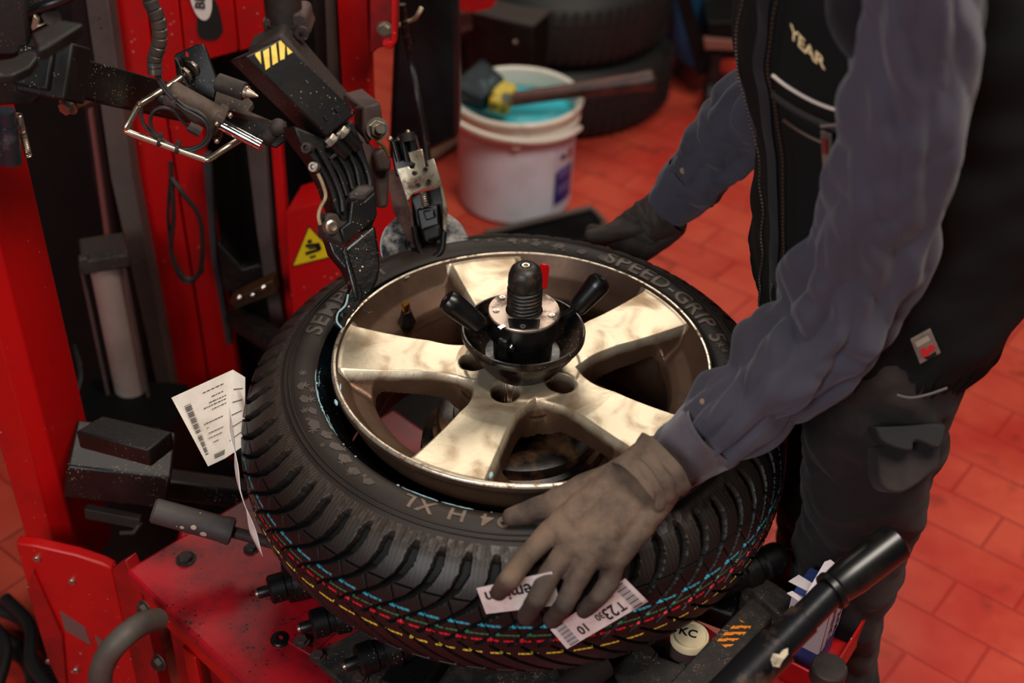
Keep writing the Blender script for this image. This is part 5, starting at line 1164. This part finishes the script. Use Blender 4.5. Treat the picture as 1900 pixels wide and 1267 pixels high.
# ---- trousers: two legs and seat as one garment
tr = MB()
for h_, k_, a_, sy in ((hipL, kneL, ankL, -1), (hipR, kneR, ankR, 1)):
    chain(tr, [(h_+V(-.012, 0, .06), .088), (h_+V(-.010, 0, -.06), .086), (h_*.5+k_*.5+V(-.005, 0, 0), .074), (k_+V(-.01, 0, 0), .064), (k_*.5+a_*.5+V(-.008, 0, 0), .062), (a_+V(-.005, 0, .03), .060)], 28)
chain(tr, [(V(.425, 1.20, .94), .088), (V(.425, 1.34, .94), .088)], 24)
sws = MB(); chain(sws, [(shoL+V(.0, .05, -.01), .066), (V(.38, 1.15, 1.30), .06), (V(.37, 1.17, 1.35), .056), (V(.37, 1.40, 1.35), .056), (shoR, .060)], 20); chain(sws, [(V(.40, 1.22, 1.22), .12), (V(.37, 1.27, 1.34), .09), (V(.34, 1.27, 1.46), .068)], 20)
sw_o = sws.build('sweatshirt', MATS['deep_navy_fleece'], person); remeshed(sw_o, .008, 5)
to = tr.build('trousers', cloth_t, person); remeshed(to, .006, 8)
def crumple(o, amp, fz, seed):
    me = o.data; co = np.zeros(len(me.vertices)*3); me.vertices.foreach_get('co', co); co = co.reshape(-1, 3)
    no = np.zeros(len(me.vertices)*3); me.vertices.foreach_get('normal', no); no = no.reshape(-1, 3)
    for i in range(len(co)):
        x, y, z = co[i]; n1 = noise.noise(Vector((x*9+seed, y*9, z*fz+x*14))); n2 = noise.noise(Vector((x*22, y*22+seed, z*fz*2)))
        co[i] += no[i]*amp*((1.8*abs(n1)-.4)+(1.2*abs(n2)-.3)*.5)
    me.vertices.foreach_set('co', co.ravel()); me.update()
crumple(to, .010, 17, 3.1)
# cargo pocket with flap on the near thigh
def leg_patch(name, rows_, th, m, parent):
    mb = MB(); P0_ = U(*rows_[0], y=1.06); slab(mb, rows_, P0_, unit(back_at(P0_)+.35*RT), th, 36); return mb.build(name, m, parent, bevel=.003)
cp = leg_patch('cargo_pocket', [(1626, 830), (1680, 822), (1738, 806), (1744, 860), (1724, 880), (1700, 900), (1668, 915), (1636, 900)], .035, cloth_t, to)
leg_patch('pocket_flap', [(1624, 792), (1684, 790), (1746, 786), (1756, 800), (1742, 832), (1700, 818), (1690, 838), (1640, 822)], .030, mat('near_black_cloth', (17, 16, 17), .85), to)
mb = MB(); mb.tube(catmull([U(1664, 733, y=1.063), U(1690, 738, y=1.06), U(1722, 732, y=1.062), U(1757, 720, y=1.068)], 20), .0016, 6); mb.build('pocket_seam', MATS['grey_seam'], to)
# boots
bootm = mat('black_work_boot', (18, 17, 17), .6, dirt=(60, 54, 50), dscale=20, damt=.6)
for a_, nm in ((ankL, 'L'), (ankR, 'R')):
    mb = MB(); chain(mb, [(V(a_[0], a_[1], .16), .052), (V(a_[0], a_[1], .06), .046), (V(a_[0]-.09, a_[1], .045), .042), (V(a_[0]-.155, a_[1], .038), .036)], 20); capsule(mb, V(a_[0]+.03, a_[1], .04), V(a_[0], a_[1], .05), .038, .04)
    bo = mb.build('boot', bootm, person); remeshed(bo, .006, 5)
    mb = MB(); mb.prism([(a_[0]+.07*math.cos(t)-.155*(math.cos(t) < 0)*abs(math.cos(t))**.4, a_[1]+.042*math.sin(t)) for t in np.linspace(0, 2*PI, 28, endpoint=False)], .0, .018); mb.build('boot_sole', ink, bo, bevel=.003)

# ---- gloves
def cy(px, py, R): return ucyl(px, py, R)
def glove(name, m, wrist, mcps, fingers, thumb, parent, extra=()):
    mb = MB(); wa, wb = wrist
    for k, q in enumerate(mcps):
        w_ = wa[0]*(1-k/3)+wb[0]*k/3
        chain(mb, [(w_, .0195), ((w_+q[0])/2, .0175), q], 16)
    for a, b in zip(mcps[:-1], mcps[1:]):
        for f_ in (.35, .6, .85):
            k0 = (wa[0]+wb[0])/2; capsule(mb, k0*(1-f_)+a[0]*f_, k0*(1-f_)+b[0]*f_, .0155, .0150, 12)
        capsule(mb, a[0], b[0], a[1]*.93, b[1]*.93, 12)
    for f_ in fingers: chain(mb, f_, 16)
    chain(mb, thumb, 16)
    for e in extra: chain(mb, e, 14)
    o = mb.build(name, m, parent); remeshed(o, .0019, 5, .5); return o
lw0 = (U(1196, 850, z=.872), .02); lw1 = (U(1240, 896, z=.860), .02)
mc = [(U(1030, 980, z=.822), .0140), (U(1062, 1012, z=.822), .0140), (U(1096, 1032, z=.818), .0135), (U(1138, 1042, z=.808), .0130)]
fi = [[mc[0], (U(975, 1034, z=.806), .0118), (cy(944, 1076, .366), .0108), (cy(926, 1098, .361), .0095)],
      [mc[1], (U(1022, 1062, z=.803), .0120), (cy(996, 1112, .368), .0110), (cy(976, 1144, .363), .0100)],
      [mc[2], (U(1068, 1080, z=.797), .0118), (cy(1046, 1124, .368), .0108), (cy(1024, 1150, .363), .0098)],
      [mc[3], (U(1130, 1080, z=.788), .0112), (cy(1110, 1108, .367), .0102), (cy(1084, 1132, .362), .0092)]]
tb_ = [(U(1160, 880, z=.862), .019), (U(1085, 910, z=.838), .018), (U(1020, 938, z=.822), .0150), (U(978, 952, z=.812), .0130), (U(950, 958, z=.808), .0108)]
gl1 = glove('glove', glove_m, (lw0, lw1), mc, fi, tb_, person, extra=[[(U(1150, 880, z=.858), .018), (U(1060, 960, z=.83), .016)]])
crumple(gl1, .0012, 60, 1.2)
wl_ = U(1218, 873, z=.868); cdir = unit(U(1110, 960, z=.838)-wl_)
def gcuff(c0, c1_, r0, r1, m, parent, seed):
    c0 = np.array(c0); c1_ = np.array(c1_); rows_ = [[*(c0*(1-t)+c1_*t), (r0[0]*(1-t)+r1[0]*t), (r0[1]*(1-t)+r1[1]*t)] for t in np.linspace(0, 1, 5)]
    o = loft('glove_cuff', rows_, 40, 80, m, parent, folds(.0024, 70, seed, .2), (0, -1, .3)); k = o.modifiers.new('s', 'SOLIDIFY'); k.thickness = .0025; return o
gcuff(wl_+(U(1235, 860, z=.872)-wl_)*1.1, U(1178, 908, z=.856), (.0365, .0365), (.034, .034), mat('ribbed_grey_glove_cuff', (98, 80, 66), .85, dirt=(56, 46, 38), dscale=24, damt=.7), gl1, 4.4)
rw0 = (U(1212, 385, y=1.635), .02); rw1 = (U(1250, 420, y=1.635), .02)
mr = [(U(1128, 436, y=1.660), .0130), (U(1142, 448, y=1.650), .0130), (U(1165, 460, y=1.635), .0130), (U(1196, 470, y=1.620), .0125)]
def bk_(p, dx, dy, dz): return p+V(dx, dy, dz)
fr_ = [[q, (bk_(q[0], -.022+.006*k, .032, -.014), .011), (bk_(q[0], -.026+.006*k, .046, -.045), .010), (bk_(q[0], -.026+.006*k, .044, -.068), .009)] for k, q in enumerate(mr)]
tr_ = [(U(1190, 415, y=1.64), .018), (U(1155, 425, y=1.64), .016), (U(1125, 434, y=1.635), .013), (U(1098, 438, y=1.63), .011)]
gl2 = glove('glove', glove_d, (rw0, rw1), mr, fr_, tr_, person)
crumple(gl2, .0012, 60, 2.2)
gcuff(U(1244, 388, y=1.634), U(1200, 412, y=1.636), (.036, .034), (.031, .030), glove_d, gl2, 5.5)
# square cloth badge near the hem
_, hp_, _t, _z = vest_px(1718, 643, .007)
pn_ = unit(vest_pt(_t, _z, .05)-vest_pt(_t, _z, 0)); pn_ = unit(pn_+.15*back_at(hp_))
mb = MB(); slab(mb, [(1690, 632), (1727, 612), (1746, 655), (1707, 676)], hp_, pn_, .004); bdg = mb.build('cloth_badge', mat('grey_woven_badge', (112, 98, 88), .8, dirt=(70, 62, 56), dscale=60, damt=.6), vest, bevel=.0006)
mb = MB(); slab(mb, [(1708, 650), (1714, 644), (1720, 648), (1726, 640), (1734, 642), (1735, 650), (1728, 652), (1722, 660), (1712, 662)], hp_+pn_*.0006, pn_, .0005, 30); mb.build('badge_mark', mat('badge_red', (176, 20, 26), .7), bdg)
mb = MB(); slab(mb, [(1714, 664), (1724, 660), (1736, 652), (1738, 658), (1722, 668)], hp_+pn_*.0006, pn_, .0005); mb.build('badge_mark', ink, bdg)
mb = MB(); slab(mb, [(1698, 636), (1722, 623), (1726, 631), (1702, 645)], hp_+pn_*.0006, pn_, .0005); mb.build('badge_mark', mat('badge_pale', (150, 138, 120), .8), bdg)
# dried yellow-brown stain on the near elbow
# ================================================================== floor, back wall and things behind
def floor_mat():
    m = bpy.data.materials.new('red_painted_pavers'); m.use_nodes = True
    N, L = m.node_tree.nodes, m.node_tree.links; b = N['Principled BSDF']; tc = N.new('ShaderNodeTexCoord')
    mp = N.new('ShaderNodeMapping'); L.new(tc.outputs['Object'], mp.inputs[0]); mp.inputs['Rotation'].default_value = (0, 0, R_(38))
    br = N.new('ShaderNodeTexBrick'); br.inputs['Scale'].default_value = 1; br.inputs['Brick Width'].default_value = .22; br.inputs['Row Height'].default_value = .11; br.inputs['Mortar Size'].default_value = .0035; br.inputs['Mortar Smooth'].default_value = .4
    br.inputs['Color1'].default_value = lin((206, 84, 62)); br.inputs['Color2'].default_value = lin((192, 70, 52)); br.inputs['Mortar'].default_value = lin((166, 56, 44)); L.new(mp.outputs[0], br.inputs[0])
    n = N.new('ShaderNodeTexNoise'); n.inputs['Scale'].default_value = 3.2; n.inputs['Detail'].default_value = 6; n.inputs['Roughness'].default_value = .6; L.new(tc.outputs['Object'], n.inputs[0])
    r = N.new('ShaderNodeMapRange'); r.inputs[1].default_value = .44; r.inputs[2].default_value = .64; r.inputs[4].default_value = .7; L.new(n.outputs[0], r.inputs[0])
    x = N.new('ShaderNodeMix'); x.data_type = 'RGBA'; L.new(r.outputs[0], x.inputs[0]); L.new(br.outputs[0], x.inputs[6]); x.inputs[7].default_value = lin((172, 26, 20))
    n2 = N.new('ShaderNodeTexNoise'); n2.inputs['Scale'].default_value = 14; n2.inputs['Detail'].default_value = 5; L.new(tc.outputs['Object'], n2.inputs[0])
    r2 = N.new('ShaderNodeMapRange'); r2.inputs[1].default_value = .60; r2.inputs[2].default_value = .78; r2.inputs[4].default_value = .6; L.new(n2.outputs[0], r2.inputs[0])
    y = N.new('ShaderNodeMix'); y.data_type = 'RGBA'; L.new(r2.outputs[0], y.inputs[0]); L.new(x.outputs[2], y.inputs[6]); y.inputs[7].default_value = lin((96, 22, 20)); L.new(y.outputs[2], b.inputs['Base Color'])
    b.inputs['Roughness'].default_value = .42; b.inputs['Specular IOR Level'].default_value = .4
    bp = N.new('ShaderNodeBump'); bp.inputs['Distance'].default_value = .002; bp.inputs['Strength'].default_value = .6; L.new(br.outputs[1], bp.inputs['Height']); bp.invert = True; L.new(bp.outputs[0], b.inputs['Normal'])
    return m
mb = MB(); mb.box((0, 2.2, -.05), (9, 8, .1)); mb.build('floor', floor_mat(), ang=None, kind='structure')
mb = MB(); mb.box((0, 6.25, 1.75), (9, .1, 3.5)); mb.build('wall_back', mat('workshop_wall', (60, 58, 58), .8, dirt=(40, 38, 38), dscale=1.5, damt=.6), ang=None, kind='structure')
# ---- bucket with soap
bc = U(955, 366, z=0); by = bc[1]; ztop_b = U(955, 176, y=by)[2]; rb = 103*pxm(bc); rt = 112*pxm(V(bc[0], by, ztop_b))
bk = thing('bucket', 'white plastic bucket of turquoise tyre soap standing on the red floor', 'bucket', (bc[0], by, 0))
wp = mat('white_bucket_plastic', (224, 226, 238), .42, dirt=(186, 184, 190), dscale=6, damt=.5)
wr = mat('soapy_bucket_rim', (226, 218, 204), .4, dirt=(84, 78, 72), dscale=14, damt=.75, dlo=.56, dhi=.72)
MBk = trans(V(bc[0], by, 0)); Hb = ztop_b
mb = MB(MBk); mb.lathe([(0, .004), (rb*.96, .004), (rb, .012), (rt, Hb-.055), (rt*1.0, Hb-.05), (rt*.985, Hb-.05), (rb*.98, .02), (0, .02)], n=96); mb.build('bucket_body', wp, bk)
mb = MB(MBk); mb.lathe([(rt*.99, Hb-.055), (rt*1.05, Hb-.055), (rt*1.06, Hb-.048), (rt*1.05, Hb-.040), (rt*1.03, Hb-.036), (rt*1.05, Hb-.02), (rt*1.09, Hb-.012), (rt*1.10, Hb-.002), (rt*1.06, Hb+.004), (rt*1.0, Hb), (rt*.97, Hb-.012), (rt*.965, Hb-.06), (rt*.98, Hb-.07)], n=96); mb.build('bucket_rim', wr, bk)
mb = MB(); ring = []
for t in np.linspace(PI*.98, PI*1.86, 40):
    ring.append(V(bc[0]+rt*1.20*math.cos(t)-.008, by+rt*1.16*math.sin(t), Hb-.030-.018*math.cos(t+.3)))
mb.tube(ring, .0075, 12); mb.build('bail_handle', wr, bk)
mb = MB(MBk); mb.cyl(V(.3, -rt*1.05, Hb-.05)*V(0, 1, 1), V(0, -rt*1.12, Hb-.05), .014, n=20); mb.build('handle_lug', wr, bk)
def cyl_patch(name, a0, a1, z0, z1, lift, m, parent):
    g_ = np.zeros((24, 6, 3))
    for i in range(24):
        for j in range(6):
            a = R_(a0+(a1-a0)*i/23); z = z0+(z1-z0)*j/5; r = np.interp(z, [.012, Hb-.055], [rb, rt])+lift; g_[i, j] = (bc[0]+r*math.cos(a), by+r*math.sin(a), z)
    return grid_mesh(name, g_, m, parent)
lb = cyl_patch('bucket_label', 310, 350, .03, Hb-.085, .0006, mat('label_white', (200, 196, 210), .5), bk)
cyl_patch('blue_label_field', 312, 342, .045, Hb-.16, .0012, mat('label_blue', (36, 40, 120), .45), lb)
cyl_patch('label_bar', 316, 338, .075, .10, .0016, mat('label_pale_blue', (90, 96, 160), .45), lb); cyl_patch('label_bar', 316, 338, .12, .15, .0016, MATS['label_pale_blue'], lb)
cyl_patch('label_mark', 318, 326, Hb-.13, Hb-.115, .0014, ink, lb); cyl_patch('label_mark', 330, 340, Hb-.14, Hb-.11, .0014, mat('label_red', (170, 60, 60), .5), lb)
n_ = 40; mb = MB(MBk); prs = []
mb.lathe([(0, Hb-.045), (rt*.5, Hb-.047), (rt*.8, Hb-.05), (rt*.955, Hb-.044), (rt*.96, Hb-.06), (0, Hb-.075)], n=64)
so = mb.build('soap_paste', mat('turquoise_soap', (54, 188, 206), .25, dirt=(150, 222, 226), dscale=9, damt=.6, dlo=.5, dhi=.7, bump=.003, bscale=22), ang=None)
tagit(so, 'turquoise liquid soap filling the white bucket', 'soap', kind='stuff')
for p in so.data.polygons: p.use_smooth = True
# ---- brush lying across the bucket
br_ = thing('tyre_brush', 'round wooden-handled brush with dark bristles and yellow band lying across the bucket', 'brush', (bc[0], by, Hb))
ya = by-.06; za = Hb+.030
P_h = U(1214, 147, y=by-.05); P_f = U(945, 185, y=by-.06); P_b = U(905, 172, y=by-.05); P_t = U(862, 146, y=by+.00)
mb = MB(); d = unit(P_h-P_f); L = np.linalg.norm(P_h-P_f)
mb.lathe([(0, -.01), (.017, -.01), (.019, .02), (.019, L*.3), (.021, L*.6), (.024, L*.88), (.027, L*.94), (.027, L*.985), (.022, L), (0, L)], frame(P_f, d, (0, 0, 1)), 28)
mb.build('brush_handle', mat('dark_stained_wood', (92, 52, 44), .4, dirt=(28, 20, 20), dscale=7, damt=.95, dlo=.42, dhi=.62), br_)
mb = MB(); mb.cyl(P_h-d*.001, P_h+d*.0015, .008, n=16); mb.build('handle_end', mat('wood_end', (150, 90, 66), .5), br_)
d1 = unit(P_b-P_f); mb = MB(); M = frame(P_f-d1*.01, d1, (.3, 1, .4)); mb.box((0, 0, .028), (.070, .045, .055), M, (1.2, 1.1)); mb.build('yellow_ferrule', mat('paint_stained_yellow', (206, 178, 40), .5, dirt=(30, 40, 40), dscale=16, damt=.95, dlo=.5, dhi=.58), br_, bevel=.008)
mb = MB(); M = frame(P_f+d1*.05, unit(P_t-P_b), (.3, 1, .4)); mb.box((0, 0, .035), (.095, .055, .095), M, (1.35, 1.2))
brs = mb.build('bristles', mat('wet_teal_bristles', (6, 30, 38), .3, dirt=(120, 160, 170), dscale=24, damt=.7, dlo=.56, dhi=.68, bump=.006, bscale=60), br_, bevel=.012, seg=3)
# ---- stacked tyres on the floor
tyr = mat('old_tyre_rubber', (24, 24, 25), .6, dirt=(36, 34, 34), dscale=5, damt=.6)
def old_tyre(c, R, h, label, z0):
    t = thing('tyre', label, 'tyre', (c[0], c[1], z0), 'old tyres stacked on the floor')
    mb = MB(trans(V(c[0], c[1], z0))); k = R/.32
    mb.lathe([(.19*k, .05), (.20*k, .02), (.24*k, .004), (.28*k, .0), (.305*k, .02), (.318*k, .05), (.32*k, h/2), (.318*k, h-.05), (.305*k, h-.02), (.28*k, h), (.24*k, h-.004), (.20*k, h-.02), (.19*k, h-.05), (.25*k, h-.04), (.29*k, h/2), (.25*k, .04), (.19*k, .05)], n=96)
    mb.build('tyre_carcass', tyr, t)
    mb = MB()
    for q in (.35, .5, .65):
        mb.lathe([(.3195*k, h*q-.003), (.3222*k, h*q-.003), (.3222*k, h*q+.003), (.3195*k, h*q+.003)], trans(V(c[0], c[1], z0)), 96)
    for q in range(64):
        a = 2*PI*q/64; bar(mb, V(c[0]+.319*k*math.cos(a), c[1]+.319*k*math.sin(a), z0+.03), V(c[0]+.319*k*math.cos(a+.03), c[1]+.319*k*math.sin(a+.03), z0+h-.03), .006, .006)
    mb.build('tyre_tread', tyr, t)
    return t
sc_ = U(1035, 160, z=.1); sc_ = V(sc_[0]+.01, sc_[1]+.16, 0)
old_tyre(sc_, .335, .205, 'used black tyre lying on the red floor, bottom of the stack behind the bucket', 0)
old_tyre(sc_+V(-.015, .02, 0), .33, .215, 'used black tyre on top of another behind the bucket', .207)
# ---- tray behind the tyre
tc_ = thing('floor_tray', 'shallow dark tray with a greyish rim on the floor in front of the bucket', 'tray', U(1040, 410, z=0)*V(1, 1, 0))
mb = MB(); slab(mb, [(900, 432), (1096, 388), (1122, 412), (1090, 470), (900, 500)], U(1040, 410, z=.012), V(0, 0, 1), .012); mb.build('tray_bottom', blackd, tc_)
mb = MB(); mb.tube([U(x, y, z=.02) for x, y in ((900, 432), (1000, 408), (1092, 386), (1104, 392), (1122, 412), (1092, 470))], .008, 10); mb.build('tray_rim', mat('grey_tray_rim', (96, 82, 74), .6), tc_)
# ---- dark box, red bracket and link behind the bucket
b0 = U(962, 60, y=3.32); dk = thing('steel_box', 'dark box with a dusty brown top standing between bucket and tyres', 'box', (b0[0], 3.30, 0))
MX = trans(V(b0[0]-.03, 3.34, 0))@rotz(R_(-24))
mb = MB(MX); zz = U(960, 25, y=3.34)[2]; mb.box((0, 0, zz/2), (.20, .11, zz)); mb.build('box_body', blackm, dk, bevel=.004)
mb = MB(MX); mb.box((0, 0, zz+.004), (.205, .115, .008)); mb.build('box_lid', mat('dusty_lid', (58, 48, 44), .6), dk, bevel=.002)
mb = MB(MX); mb.sphere(V(.05, -.058, zz-.05), .008, 12); mb.build('box_screw', zinc, dk)
jk = thing('floor_jack', 'black low jack with a red lifting pad beside the white bucket', 'jack', U(880, 250, z=0)*V(1, 1, 0))
mb = MB(); a = U(850, 100, y=3.2); b = U(960, 60, y=3.3); bar(mb, a, b, .06, .07); bar(mb, V(a[0], a[1], 0), a, .06, .06); mb.build('jack_arm', blackd, jk, bevel=.006)
mb = MB(); vslab(mb, [(842, 0), (848, 16), (866, 24), (900, 20), (918, 8), (924, -40), (842, -40)], 3.1, .06, 30); mb.build('jack_pad', red, jk, bevel=.004)
mb = MB(); vslab(mb, [(838, 64), (842, 24), (872, 24), (876, 54)], 3.16, .02); mb.build('jack_link', mat('red_brown_link', (104, 56, 48), .6), jk)
wb_ = thing('wooden_strip', 'brown wooden strip on the floor left of the bucket', 'wood', U(830, 276, z=0)*V(1, 1, 0))
mb = MB(); slab(mb, [(790, 282), (848, 252), (850, 264), (800, 296)], U(825, 275, z=.02), V(0, 0, 1), .02); mb.build('strip', mat('raw_wood', (120, 84, 66), .6), wb_, bevel=.002)
# ---- blue trolley top right
bt = thing('blue_trolley', 'blue sheet-metal trolley with black struts and castor at the far right', 'trolley', U(1290, 190, z=0)*V(1, 1, 0))
blu = mat('blue_trolley_paint', (16, 78, 118), .45, dirt=(10, 40, 66), dscale=4, damt=.6)
mb = MB(); vslab(mb, [(1238, -30), (1322, -30), (1326, 60), (1312, 132), (1282, 124), (1240, 98)], 3.72, .25); mb.build('trolley_panel', blu, bt, bevel=.004)
mb = MB(); a = U(1258, -40, y=3.6); b = U(1305, 130, y=3.6); bar(mb, a, b, .06, .04); mb.build('trolley_strut', blackd, bt)
mb = MB(); vslab(mb, [(1312, 40), (1400, 40), (1400, 110), (1318, 112)], 3.55, .3); mb.build('trolley_body', blackd, bt, bevel=.005)
mb = MB(); vslab(mb, [(1306, 72), (1380, 78), (1380, 94), (1308, 92)], 3.53, .02); mb.build('trolley_rail', mat('tan_rail', (120, 76, 64), .5), bt, bevel=.002)
mb = MB(); p = U(1320, 160, y=3.55); mb.cyl(V(p[0]-.018, p[1], .055), V(p[0]+.018, p[1], .055), .055, n=32); mb.build('castor', gum, bt, bevel=.006)
mb = MB(); mb.box((p[0], p[1], .14), (.03, .04, .12)); mb.build('castor_fork', blackm, bt)
# ---- black cabinet behind (closes the dark background)
cbk = thing('dark_cabinet', 'tall black cabinet in the shade behind the stacked tyres', 'cabinet', (.1, 4.6, 0))
mb = MB(); mb.box((.3, 4.55, .9), (2.6, .5, 1.8)); mb.build('cabinet_body', mat('black_cabinet', (10, 10, 11), .6), cbk, bevel=.01)
mb = MB(); mb.box((-.35, 4.29, .95), (1.2, .02, 1.6)); mb.build('cabinet_door', MATS['black_cabinet'], cbk, bevel=.004)
mb = MB(); mb.box((.95, 4.29, .95), (1.2, .02, 1.6)); mb.build('cabinet_door', MATS['black_cabinet'], cbk, bevel=.004)
# ---- carton, red tray, tin
cy0 = U(1513, 1244, z=.51); mbM = frame(cy0*V(1, 1, 0)+V(0, 0, .51), (0, 0, 1), unit(V(.55, .83, 0)))
mb = MB(); mb.box((.06, .045, -.012), (.17, .13, .005), mbM); mb.box((.06, -.022, .004), (.17, .004, .045), mbM); mb.box((.147, .045, .004), (.004, .13, .045), mbM); mb.box((-.027, .045, .004), (.004, .13, .045), mbM); mb.box((.06, .11, .004), (.17, .004, .045), mbM)
mb.build('side_tray', red, mach, bevel=.001)
ct = thing('carton', 'small blue and white printed carton standing open in the red side tray', 'carton', cy0)
blueb = mat('carton_blue', (22, 66, 132), .4, dirt=(96, 84, 140), dscale=14, damt=.6)
whiteb = mat('carton_white', (206, 194, 196), .5)
mb = MB(); Wc, Dc, Hc = .052, .05, .118
mb.box((Wc/2, Dc/2-.0, Hc/2-.008), (Wc, Dc, Hc), mbM); cb_ = mb.build('carton_body', blueb, ct, bevel=.001)
mb = MB(); mb.box((Wc/2, -.0006, Hc*.62), (Wc*.98, .0008, Hc*.62), mbM); wf = mb.build('carton_panel', whiteb, cb_, ang=None)
mb = MB(); mb.box((-.0006, Dc/2, Hc*.6), (.0008, Dc*.98, Hc*.7), mbM); mb.build('carton_panel', whiteb, cb_, ang=None)
def carton_text(t, x, z, s, nm):
    def f(a, b, c): return (mbM@np.array([x-b*.9+.002, -.0014-c, z+a*.82, 1]))[:3]
    return bent_text(t, s, 0, 0, f, nm, mat('dark_blue_print', (30, 34, 80), .5) if 'dark_blue_print' not in MATS else MATS['dark_blue_print'], wf, depth=.0001, bold=True, dens=0)
carton_text('TUNING', .017, Hc*.60, .022, 'carton_print'); carton_text('MAK', .038, Hc*.50, .022, 'carton_print')
mb = MB(); p = U(1524, 1078, z=.68); slab(mb, [(1494, 1104), (1530, 1042), (1541, 1038), (1551, 1046), (1548, 1058), (1510, 1110), (1498, 1112)], p, unit(V(-.35, -.45, .8)), .001); mb.build('carton_flap', whiteb, ct, ang=None)
mb = MB(); slab(mb, [(1463, 1078), (1482, 1066), (1508, 1082), (1498, 1096)], U(1485, 1080, z=.655), V(0, 0, 1), .001); slab(mb, [(1460, 1100), (1470, 1096), (1492, 1112), (1486, 1118)], U(1475, 1105, z=.650), V(0, 0, 1), .001); mb.build('carton_flap', whiteb, ct, ang=None)
tn = thing('paste_tin', 'round tin with a cream lid bearing two dark letters, beside the gritty black arm', 'tin', U(1283, 1180, z=.51))
tp0 = U(1281, 1174, z=.565); creamy = mat('cream_lid', (224, 206, 168), .4, dirt=(190, 168, 130), dscale=20, damt=.5)
mb = MB(trans(V(tp0[0], tp0[1], 0))); mb.lathe([(0, .512), (.021, .512), (.021, .552), (0, .552)], n=48); mb.build('tin_body', brown, tn)
mb = MB(trans(V(tp0[0], tp0[1], 0))); mb.lathe([(0, .560), (.0195, .560), (.0205, .562), (.0225, .562), (.0235, .560), (.0235, .551), (0, .551)], n=56); ld = mb.build('tin_lid', creamy, tn)
def lid_text(a, b, c): aa = R_(-18); return V(tp0[0]+(a*math.cos(aa)-b*math.sin(aa))-.002, tp0[1]+(a*math.sin(aa)+b*math.cos(aa))+.004, .5605+c)
bent_text('KC', .017, 0, 0, lid_text, 'lid_letters', MATS['dark_blue_print'] if 0 else ink, ld, depth=.0002, bold=True, dens=0)
# ---- cables on the floor, lower left
for k, pts in enumerate(([(-40, 1120), (40, 1150), (90, 1210), (130, 1290)], [(-40, 1180), (20, 1190), (80, 1240), (120, 1300)], [(-40, 1230), (30, 1215), (60, 1260), (40, 1310)], [(10, 1110), (55, 1160), (60, 1230), (110, 1300)], [(-30, 1140), (10, 1200), (-10, 1290)])):
    mb = MB(); mb.tube(catmull([U(x, y, z=.02+.018*k) for x, y in pts], 40), .011, 12)
    o = mb.build('rubber_hose', mat('floor_hose_rubber', (30, 29, 28), .5) if k == 0 else MATS['floor_hose_rubber'])
    tagit(o, ['thick black hose curving along the outside of the hose tangle', 'black hose running under the middle of the tangle by the foot plate', 'black hose bending back at the bottom edge of the tangle', 'uppermost black hose arching over the tangle beside the red foot plate', 'short black hose at the far left of the tangle'][k], 'hose', 'black hoses on the floor at the lower left')
